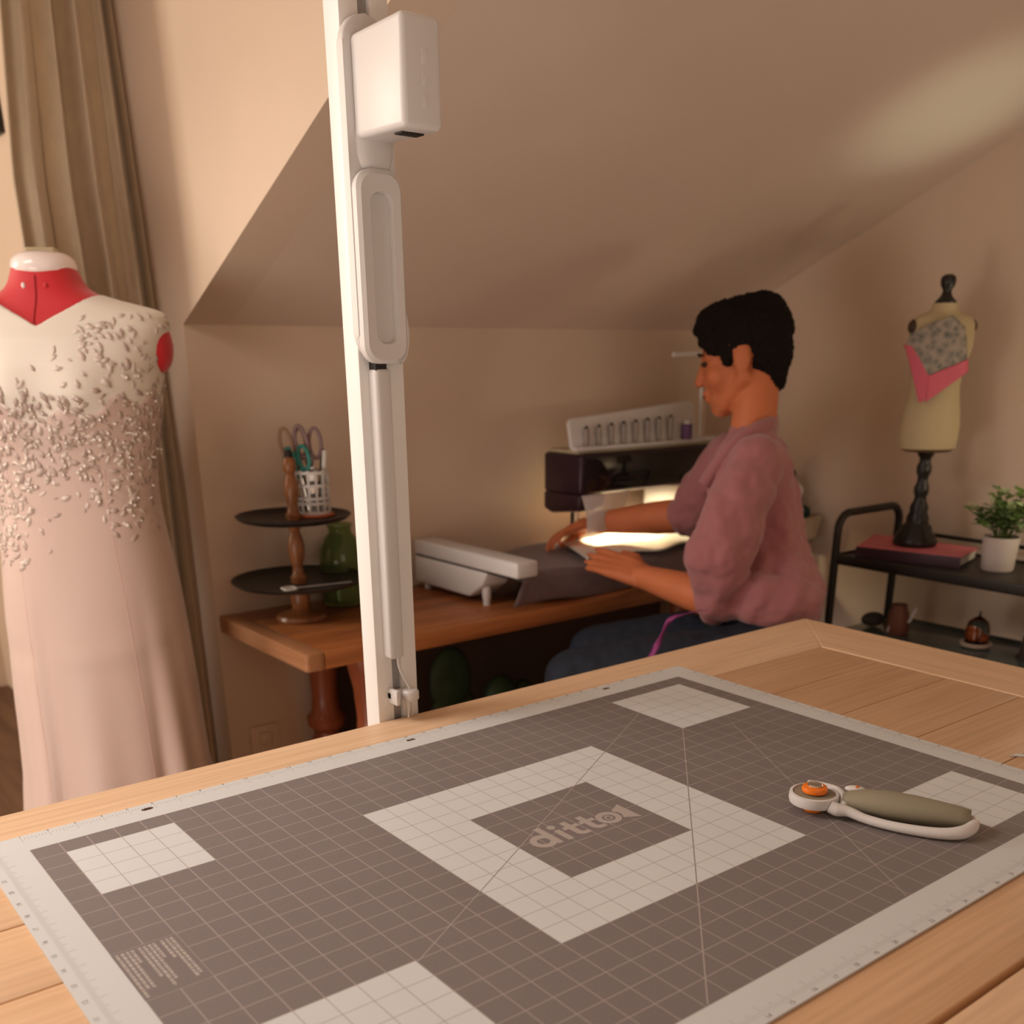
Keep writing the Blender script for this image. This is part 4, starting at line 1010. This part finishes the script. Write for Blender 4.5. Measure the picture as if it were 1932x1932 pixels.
# things on the glass shelf
lx, ly = 2.085, .205
t = thing('glass_dome', 'small glass dome over an orange ornament on the lower cart shelf', 'glass dome', (lx, ly, KL+.0005))
bm = NB(); lathe(bm, (lx, ly, KL+.0005), [(0, 0), (.020, 0), (.034, .004), (.036, .010), (.034, .012), (0, .010)], 32); obj('plate', bm, mat('cream_plate', (.55, .42, .32), rough=.4), t)
bm = NB(); ell(bm, (lx-.004, ly+.006, KL+.030), (.016, .016, .017)); ell(bm, (lx+.008, ly-.006, KL+.022), (.010, .010, .010)); obj('ornament', bm, mat('orange_ornament', (.55, .10, .02), rough=.4), t, smooth=180)
bm = NB(); lathe(bm, (lx, ly, KL+.012), [(.026, 0), (.0265, .03), (.022, .048), (.010, .058), (.004, .060), (.004, .066), (.006, .070), (0, .074), (0, .072), (.003, .059), (.009, .0565), (.021, .047), (.0255, .03), (.025, 0)], 32); obj('dome', bm, mat('clear_glass', (.9, .92, .9), rough=.05, trans=1.0, ior=1.25), t, smooth=60)
t = thing('bottle', 'brown leather bottle holder on the lower cart shelf behind the table edge', 'bottle', (2.06, .40, KL+.0005))
bm = NB(); lathe(bm, (2.06, .395, KL+.0005), [(0, 0), (.026, 0), (.027, .005), (.024, .05), (.018, .062), (.018, .07), (0, .07)], 24); obj('holder', bm, mat('brown_leather', (.20, .07, .045), rough=.5), t)
bm = NB(); prism(bm, [(2.035, .408, KL+.004), (2.045, .402, KL+.06), (2.052, .398, KL+.06), (2.042, .404, KL+.004)], (-.004, -.006, 0), .001, 1); obj('white_strap', bm, M['white_plastic'], t)
bm = NB(); prism(bm, [(2.060, .372, KL+.03), (2.075, .364, KL+.064), (2.080, .361, KL+.064), (2.066, .369, KL+.03)], (-.003, -.006, 0), .001, 1); obj('white_strap', bm, M['white_plastic'], t)
t = thing('pouch', 'small dark grey pouch at the far end of the lower cart shelf', 'pouch', (2.07, .47, KL+.0005))
bm = NB(); ell(bm, (2.07, .47, KL+.018), (.035, .025, .0175)); obj('pouch_body', bm, mat('dark_grey_fabric', (.06, .055, .05), rough=.8), t, smooth=180)
t = thing('thread_cone', 'dark brown thread cone at the near end of the lower cart shelf', 'thread cone', (2.09, .08, KL+.0005))
bm = NB(); lathe(bm, (2.085, .085, KL+.0005), [(0, 0), (.022, 0), (.022, .004), (.016, .01), (.012, .05), (0, .052)], 24); obj('cone', bm, mat('dark_thread', (.05, .028, .02), rough=.7), t)

# plant stand and mugs on the desk's right end
vx, vy = 2.20, .845
t = thing('plant_stand', 'small dark plant stand on the right end of the desk', 'plant stand', (vx, vy+.03, DZ))
bm = NB()
for x, y in ((-.035, -.03), (.035, -.03), (-.035, .05), (.035, .05)): tube(bm, [(vx+x, vy+y, DZ), (vx+x*.8, vy+y*.8, .800)], .005, 8)
box(bm, vx-.045, vx+.045, vy-.05, vy+.07, .798, .804, .001); obj('stand_frame', bm, M['black_metal'], t)
t = thing('planter_box', 'cream ceramic planter box on the dark plant stand', 'planter', (vx, vy, .8045))
bm = NB()
prism(bm, [(vx-.036, vy-.072, .8045), (vx+.036, vy-.072, .8045), (vx+.036, vy+.055, .8045), (vx-.036, vy+.055, .8045)], (0, 0, .001))
for a in bm.verts: pass
bm.free(); bm = NB()
b0 = [(-.034, -.066), (.034, -.066), (.034, .055), (-.034, .055)]; b1 = [(x*1.15, y*1.12) for x, y in b0]
lo_ = [bm.verts.new((vx+x, vy+y, .8045)) for x, y in b0]; up_ = [bm.verts.new((vx+x, vy+y, .868)) for x, y in b1]; iu = [bm.verts.new((vx+x*.88, vy+y*.92, .868)) for x, y in b1]; il = [bm.verts.new((vx+x*.85, vy+y*.9, .835)) for x, y in b0]
bm.faces.new(lo_[::-1]); bm.faces.new(il)
for A, B in ((lo_, up_), (up_, iu), (iu, il)):
    for k in range(4): bm.faces.new((A[k], A[(k+1) % 4], B[(k+1) % 4], B[k]))
bmesh.ops.bevel(bm, geom=bm.edges[:], offset=.003, segments=2, affect='EDGES'); obj('box_body', bm, mat('cream_ceramic', (.60, .47, .34), rough=.5), t)
bm = NB(); 
ell(bm, (vx, vy, .872), (.030, .060, .022)); ell(bm, (vx-.005, vy-.035, .882), (.022, .026, .016)); obj('greenery', bm, mat('teal_greenery', (.012, .030, .030), rough=.7, noise_amt=.3, noise_scale=60), t, smooth=180, label='dark teal greenery filling the planter')
t = thing('mug', 'white mug with a handle standing above the cream planter', 'mug', (vx, vy+.01, .895))
bm = NB(); lathe(bm, (vx, vy+.025, .895), [(0, 0), (.030, 0), (.034, .004), (.036, .062), (.034, .062), (.032, .006), (0, .005)], 32); obj('cup_body', bm, mat('white_mug', (.62, .55, .48), rough=.35), t)
bm = NB(); hy = vy-.008; tube(bm, [(vx, hy, .948), (vx, hy-.014, .946), (vx, hy-.021, .934), (vx, hy-.018, .918), (vx, hy-.008, .906), (vx, hy, .904)], .0045, 8); obj('handle', bm, mat('white_mug_handle', (.62, .55, .48), rough=.35), t, smooth=180)
bm = NB()
for k in range(9):
    a = 2*PI*k/9; p = Vector((vx+.014*math.cos(a), vy+.022+.016*math.sin(a), .955)); ell(bm, p+Vector((0, 0, .012)), (.008, .008, .020), sub=2)
obj('sprig', bm, mat('dark_sprig', (.02, .035, .012), rough=.7), t, smooth=180, label='dark green sprig growing from the mug')

# ------------------------------------------------------------------ the woman
RV = Vector((.7836, -.6213, 0)); HV = Vector((.6213, .7836, 0)); UP = Vector((0, 0, 1))
skin = mat('brown_skin', (.58, .18, .075), rough=.5, spec=.35, sub=.08, noise_amt=.06, noise_scale=25)
body = NB()
HC = Vector((1.6967, 0.6300, 1.2792))
yaw_h, pit_h = math.radians(22), math.radians(-13)
F0 = (-RV*math.cos(yaw_h)+HV*math.sin(yaw_h))
S0 = F0.cross(UP)*-1          # her left, towards the camera
F = (F0*math.cos(pit_h)+UP*math.sin(pit_h)).normalized(); Uh = (UP*math.cos(pit_h)-F0*math.sin(pit_h)).normalized(); S = Uh.cross(F).normalized()
HM = Matrix((F, S, Uh)).transposed()
def hp(x, y, z): return HC+HM @ Vector((x, y, z))
def he(bm, c, r, e=None): ell(bm, hp(*c), r, HM @ e if e else HM, sub=4)
he(body, (-.008, 0, .028), (.088, .070, .080)); he(body, (.030, 0, -.025), (.058, .058, .080)); he(body, (.022, 0, .045), (.062, .062, .055))
for s in (1, -1):
    cone(body, hp(-.008, s*.054, -.045), hp(.050, s*.022, -.092), .019, .017)
    he(body, (.048, s*.036, -.030), (.028, .026, .030))
    cone(body, hp(.078, s*.012, .016), hp(.060, s*.046, .012), .010, .010)
    he(body, (-.012, s*.070, -.008), (.019, .007, .031), Matrix.Rotation(math.radians(-12), 3, 'Y')); he(body, (-.006, s*.068, -.030), (.010, .006, .012))
    he(body, (.083, s*.012, -.040), (.010, .008, .008))
he(body, (.058, 0, -.096), (.027, .026, .022)); he(body, (.040, 0, -.078), (.045, .045, .035))
cone(body, hp(.082, 0, .008), hp(.101, 0, -.034), .008, .0115)
he(body, (.086, 0, -.060), (.012, .022, .008)); he(body, (.083, 0, -.074), (.012, .019, .008)); 
NK = Vector((1.6858, 0.5766, 1.1235)); cone(body, hp(-.034, 0, -.030), NK, .046, .050)
# torso and limbs under the clothes
PEL = Vector((1.5985, 0.4303, 0.7366)); CH = Vector((1.6684, 0.5426, 0.9970)); WA = Vector((1.6391, 0.4786, 0.8459))
limb(body, [PEL-UP*.055, WA, CH, NK-UP*.03], [.072, .074, .074, .048])
shN = Vector((1.5916, 0.4762, 1.0725)); elN = Vector((1.4885, 0.4639, 0.7948)); wrN = Vector((1.4778, 0.6925, 0.8122)); 
shF = Vector((1.7254, 0.6787, 1.0611)); elF = Vector((1.7167, 0.7797, 0.9176)); wrF = Vector((1.6214, 1.0024, 0.8831))
for a in (shN, shF): cone(body, NK-UP*.04, a-UP*.012, .042, .036)
def arm(sh, el, wr):
    limb(body, [sh-UP*.01, sh+(el-sh)*.5-RV*.012, el], [.038, .040, .040]); m = el+(wr-el)*.35; limb(body, [el, m, wr], [.042, .041, .027])
arm(shN, elN, wrN); arm(shF, elF, wrF)
def hand(wr, d, palm_n, spread, curl, thumb_side):
    """palm plus five separate fingers; d = pointing direction, palm_n = direction the palm faces"""
    d = Vector(d).normalized(); n = Vector(palm_n); n = (n-d*n.dot(d)).normalized(); s = d.cross(n).normalized()*thumb_side
    for k, y in enumerate((.028, .010, -.008, -.025)):
        limb(body, [wr+s*(y*.55), wr+d*.045+s*y*.85-n*.004, wr+d*.082+s*y], [.020 if k in (1, 2) else .017, .0145, .0105])
    for k, (y, L) in enumerate(((.029, .068), (.010, .077), (-.009, .071), (-.026, .055))):
        p = wr+d*.080+s*y; a = spread*(1.5-k); c = curl*(1+.12*k)
        dd = (d*math.cos(a)+s*math.sin(a)).normalized(); pts = [p]; r = [.0095]
        for j, q in enumerate((.45, .30, .25)):
            ang = c*(j+.4); v = dd*math.cos(ang)+n*math.sin(ang); pts.append(pts[-1]+v*L*q); r.append(.0092-.0012*(j+1))
        limb(body, pts, r)
    t0 = wr+d*.022+s*.022; t1 = t0+(d*.62+s*.70+n*.25).normalized()*.038; t2 = t1+(d*.85+s*.35+n*.35).normalized()*.028; t3 = t2+(d*.95+s*.1+n*.3).normalized()*.022
    limb(body, [t0, t1, t2, t3], [.015, .0115, .0098, .008])
hN = Vector((1.4380, 0.8141, 0.8428)); hand(wrN, hN-wrN, HV*.75-UP*.70-RV*.1, .02, .12, -1)
hF = Vector((1.5220, 1.0434, 0.8616)); hand(wrF, hF-wrF, (-.15, -.3, -1), .06, .38, -1)
# legs
hipN = PEL+(-HV*.085)-UP*.035; hipF = PEL+HV*.085-UP*.035
knN = Vector((1.2330, 0.6404, 0.6290)); knF = knN+HV*.20+RV*.06
anN = Vector((knN.x+.07, knN.y-.02, .10)); anF = Vector((knF.x+.06, knF.y-.02, .10))
for h, k, a in ((hipN, knN, anN), (hipF, knF, anF)):
    limb(body, [h-UP*.035, k], [.056, .050]); limb(body, [k, k+(a-k)*.35, a], [.050, .046, .033]); cone(body, a-UP*.055, a-UP*.062-RV*.14+HV*.02, .036, .028)
person = fuse('person', body, .0042, skin, origin=(PEL.x, PEL.y, 0), smooth_it=4)
tag(person, 'seated person with short dark hair in a mauve shirt guiding fabric at the machine', 'person')
# eyes and brows
for s in (1, -1):
    bm = NB(); ell(bm, hp(.0745, s*.030, .000), (.011, .012, .006), HM); obj('eye', bm, mat('dark_eye', (.03, .012, .008), rough=.3), person, smooth=180)
    bm = NB(); tube(bm, [hp(.089, s*.014, .020), hp(.087, s*.028, .024), hp(.076, s*.046, .019)], .003, 6); obj('eyebrow', bm, mat('dark_brow', (.02, .01, .007), rough=.8), person, smooth=180)
bm = NB(); ell(bm, hp(.095, 0, -.0665), (.004, .018, .0035), HM); obj('mouth', bm, mat('lip_brown', (.26, .06, .04), rough=.5), person, smooth=180)
# hair
hb = NB()
he(hb, (-.020, 0, .044), (.098, .078, .078)); he(hb, (-.054, 0, .004), (.056, .066, .070)); he(hb, (-.062, 0, -.040), (.030, .046, .050))
he(hb, (.050, 0, .074), (.044, .058, .030)); he(hb, (.015, 0, .092), (.07, .06, .030)); he(hb, (-.055, 0, .075), (.05, .06, .045))
for s in (1, -1): he(hb, (.034, s*.054, .036), (.036, .018, .028)); he(hb, (.020, s*.062, .006), (.015, .010, .026)); he(hb, (.060, s*.034, .048), (.022, .026, .020))
def curls(p):
    q = p*95; return .0045*noise.noise(q)+.003*noise.noise(q*2.3)
hair = fuse('hair', hb, .0040, mat('black_curly_hair', (.010, .007, .006), rough=.85, spec=.15), person, smooth_it=3, disp=curls)
hair['label'] = 'short black curly hair'
# jeans
jb = NB(); 
ell(jb, PEL-UP*.045, (.135, .125, .090), Matrix((HV, -RV, UP)).transposed()); cone(jb, PEL-UP*.02, PEL+UP*.035, .095, .085)
for h, k, a in ((hipN, knN, anN), (hipF, knF, anF)):
    limb(jb, [h-UP*.02, h+(k-h)*.5-UP*.01, k], [.080, .078, .068]); limb(jb, [k, k+(a-k)*.4, a+UP*.02], [.068, .062, .052])
denim = mat('dark_denim', (.012, .018, .032), rough=.8, noise_amt=.25, noise_scale=60)
jeans = fuse('jeans', jb, .0060, denim, person, smooth_it=5, disp=lambda p: .003*noise.noise(p*30)); jeans['label'] = 'dark blue jeans'
# shirt
sb = NB()
limb(sb, [PEL+UP*.048+RV*.016, WA+RV*.004, CH-RV*.008, CH+UP*.05-RV*.012], [.106, .098, .100, .088])
limb(sb, [CH-HV*.05+UP*.05-RV*.01, shN+UP*.005-RV*.010], [.076, .054]); limb(sb, [CH+HV*.05+UP*.05-RV*.01, shF], [.075, .055]); limb(sb, [CH+UP*.02-RV*.008, NK-UP*.015], [.088, .056])
limb(sb, [Vector((1.5871, 0.4778, 1.0684)), Vector((1.5204, 0.4651, 0.9896)), Vector((1.4689, 0.4610, 0.8975)), Vector((1.4727, 0.4635, 0.8524)), Vector((1.4794, 0.4719, 0.8107)), Vector((1.4867, 0.4653, 0.7949))], [.056, .066, .072, .062, .052, .047])
limb(sb, [Vector((1.7243, 0.6774, 1.0565)), Vector((1.7191, 0.7270, 0.9815)), Vector((1.7193, 0.7788, 0.9200)), Vector((1.7144, 0.7910, 0.9089))], [.060, .062, .058, .046])
ell(sb, PEL+UP*.030+RV*.035, (.075, .085, .052)); cone(sb, PEL+UP*.06-RV*.02-HV*.06, PEL+UP*.06+RV*.03-HV*.06, .062, .062)
for fx_, fy_ in ((1500, 1146), (1462, 1140)): cone(sb, Vector((1.6408, 0.4548, 0.8839)), PEL+RV*((fx_-1445)*.00115)+UP*.030, .06, .040)
def wrinkle(p):
    q = (p-CH); along = q.dot(UP); rd = q.dot(RV); hd = q.dot(HV)
    return .0040*math.sin(rd*85+3*math.sin(along*14))*max(0, min(1, (.10-along)/.25))+.006*noise.noise(p*22)+.003*noise.noise(p*55)
mauve_sh = mat('mauve_shirt', (.36, .135, .145), rough=.75, sheen=.3, bump=.12, bump_scale=600)
shirt = fuse('shirt', sb, .0055, mauve_sh, person, smooth_it=6, disp=wrinkle); shirt['label'] = 'mauve long shirt with rolled puffy sleeves'
# collar band standing round the neck and running down the open front
bm = NB(); cps = [(1.7617, 0.5739, 1.1574), (1.6892, 0.5270, 1.1532), (1.6385, 0.5220, 1.1447), (1.6033, 0.5367, 1.1261), (1.5805, 0.5583, 1.0968), (1.5704, 0.5839, 1.0627), (1.5711, 0.6164, 1.0184)]
cps = [Vector(c) for c in cps]; cs = spline(cps, 6)
for k, p in enumerate(cs):
    pass
rows = []
for k, p in enumerate(cs):
    d = (cs[min(k+1, len(cs)-1)]-cs[max(k-1, 0)]).normalized(); q = k/(len(cs)-1)
    outw = (-HV*.75+RV*.35*(1-q)-RV*.2*q).normalized(); dn = (d.cross(outw)).normalized()
    if dn.z > 0: dn = -dn
    w = .034*(1-.35*q)
    rows.append([bm.verts.new(p-dn*.006-outw*.004), bm.verts.new(p+outw*.004), bm.verts.new(p+dn*w*.5+outw*.007), bm.verts.new(p+dn*w+outw*.004)])
for A, B in zip(rows, rows[1:]):
    for k in range(3): bm.faces.new((A[k], A[k+1], B[k+1], B[k]))
co = obj('collar', bm, mauve_sh, shirt, smooth=180); co.modifiers.new('t', 'SOLIDIFY').thickness = .004
bm = NB(); e = (wrN-elN).normalized(); c = elN+e*.012
tube(bm, [c-e*.014, c-e*.004, c+e*.006, c+e*.013], [.050, .056, .055, .047], 20); obj('sleeve_cuff', bm, mauve_sh, shirt, smooth=180)
e = (wrF-elF).normalized(); c = elF+e*.012
bm = NB(); tube(bm, [c-e*.014, c-e*.004, c+e*.006, c+e*.013], [.044, .050, .049, .045], 20); obj('sleeve_cuff', bm, mauve_sh, shirt, smooth=180)
# shoes
for a in (anN, anF):
    bm = NB(); b0 = a-UP*.058; cone(bm, b0+RV*.01, b0-RV*.15+HV*.02-UP*.004, .042, .034); ob = fuse('shoe', bm, .006, M['black_metal'], person, smooth_it=3)
# measuring tape hanging from her lap
tp = [(1.3966, 0.4285, 0.7970), (1.3585, 0.4366, 0.7936), (1.3362, 0.4518, 0.7887), (1.3229, 0.4576, 0.7787), (1.3044, 0.4586, 0.7507), (1.2858, 0.4597, 0.7226), (1.2750, 0.4600, 0.7056), (1.2557, 0.4533, 0.6605), (1.2444, 0.4488, 0.6188)]
bm = NB(); ts_ = spline([Vector(p) for p in tp], 6); rows = []
for k, p in enumerate(ts_):
    s_ = (RV*.6+HV*.8*math.sin(k*.35)).normalized()*.0065; rows.append((bm.verts.new(p-s_), bm.verts.new(p+s_)))
for A, B in zip(rows, rows[1:]): bm.faces.new((A[0], A[1], B[1], B[0]))
tape = obj('measuring_tape', bm, mat('purple_tape', (.30, .045, .22), rough=.5), origin=tuple(Vector(tp[0])), smooth=180); tag(tape, 'purple measuring tape hanging over the seated person\'s thigh', 'measuring tape')
tape.modifiers.new('t', 'SOLIDIFY').thickness = .0012
# stool
st_z = PEL.z-.165
t = thing('work_stool', 'black work stool under the seated person', 'stool', (PEL.x, PEL.y, 0))
bm = NB(); lathe(bm, (PEL.x, PEL.y, st_z-.05), [(0, 0), (.16, 0), (.185, .012), (.185, .038), (.16, .05), (0, .05)], 36); obj('seat', bm, M['black_metal'], t)
bm = NB(); lathe(bm, (PEL.x, PEL.y, 0), [(0, .05), (.028, .05), (.028, st_z-.05), (0, st_z-.05)], 20); obj('column', bm, M['black_metal'], t)
for k in range(5):
    a = 2*PI*k/5+.3; bm = NB(); cone(bm, (PEL.x, PEL.y, .06), (PEL.x+.24*math.cos(a), PEL.y+.24*math.sin(a), .03), .025, .02); obj('foot', bm, M['black_metal'], t)

# ------------------------------------------------------------------ light
def area(name, loc, aim, size, power, col, shape='RECTANGLE', sy=None):
    l = bpy.data.lights.new(name, 'AREA'); l.energy = power; l.color = col; l.shape = shape; l.size = size
    if shape in ('RECTANGLE', 'ELLIPSE'): l.size_y = sy or size
    o = bpy.data.objects.new(name, l); C.objects.link(o); o.location = loc
    d = Vector(aim)-Vector(loc); o.rotation_euler = d.to_track_quat('-Z', 'Y').to_euler(); return o
def point(name, loc, power, col, r=.05):
    l = bpy.data.lights.new(name, 'POINT'); l.energy = power; l.color = col; l.shadow_soft_size = r
    o = bpy.data.objects.new(name, l); C.objects.link(o); o.location = loc; return o
def spot(name, loc, aim, power, col, ang, blend, r=.05):
    l = bpy.data.lights.new(name, 'SPOT'); l.energy = power; l.color = col; l.spot_size = math.radians(ang); l.spot_blend = blend; l.shadow_soft_size = r
    o = bpy.data.objects.new(name, l); C.objects.link(o); o.location = loc
    d = Vector(aim)-Vector(loc); o.rotation_euler = d.to_track_quat('-Z', 'Y').to_euler(); return o
area('alcove_window', (-2.2, 3.0, 1.85), (.5, 1.0, 1.2), .8, 46, (1, .88, .72), sy=1.0)
l_ = area('ceiling_lamp', (-.85, .70, 2.10), (-.40, .30, 0), .7, 14.5, (1, .92, .85), sy=.7); l_.data.spread = math.radians(135)
area('room_fill', (-.5, -2.7, 1.25), (.7, 1.2, 1.35), 1.6, 8.0, (1, .87, .74), sy=1.4)
area('low_fill', (-.2, -1.75, .18), (.35, -.3, 1.8), 1.5, 8, (1, .88, .78), sy=1.2)  # added fill panel near the floor, brightens the sloped ceiling
area('floor_bounce', (-1.3, -.1, .35), (.5, .3, 1.6), 1.2, 20, (1, .88, .78), sy=1.2)
point('side_lamp', (2.13, -.22, 1.08), 1.9, (1.0, .88, .62), .05)
spot('side_lamp_up', (2.10, -.06, .95), (1.99, .36, 1.74), 5.2, (.88, 1, .76), 34, 1.0, .05)
area('machine_lamp', (1.66, 1.06, .950), (1.66, 1.04, .80), .05, 1.1, (1.0, .80, .45)).data.spread = math.radians(120)
l_ = area('machine_lamp_arm', (1.78, 1.06, .951), (1.84, 1.06, .82), .06, 1.5, (1.0, .82, .50)); l_.data.spread = math.radians(125)
w = bpy.data.worlds.new('world'); bpy.context.scene.world = w; w.use_nodes = True
w.node_tree.nodes['Background'].inputs[0].default_value = (.05, .04, .03, 1); w.node_tree.nodes['Background'].inputs[1].default_value = .3

# ------------------------------------------------------------------ camera
cam = bpy.data.cameras.new('camera'); co_ = bpy.data.objects.new('camera', cam); C.objects.link(co_)
yaw, pit, rol = .9005358, -.3642342, -.0045708
fw = Vector((math.cos(pit)*math.cos(yaw), math.cos(pit)*math.sin(yaw), math.sin(pit)))
r_ = Vector((math.sin(yaw), -math.cos(yaw), 0)); u_ = r_.cross(fw)
r2 = r_*math.cos(rol)+u_*math.sin(rol); u2 = -r_*math.sin(rol)+u_*math.cos(rol)
Mx = Matrix((r2, u2, -fw)).transposed().to_4x4(); Mx.translation = Vector((-.171998, -.956525, T+.429191)); co_.matrix_world = Mx
cam.sensor_width = 36; cam.lens = 36*1941.0135/1932; cam.shift_x = -24.2275/1932; cam.shift_y = 438.6512/1932
cam.clip_start = .02
cam.dof.use_dof = True; cam.dof.focus_distance = 1.06; cam.dof.aperture_fstop = 6.3
bpy.context.scene.camera = co_
vs = bpy.context.scene.view_settings
vs.view_transform = 'Standard'; vs.look = 'None'; vs.gamma = 1; vs.use_curve_mapping = False; vs.exposure = 0.38
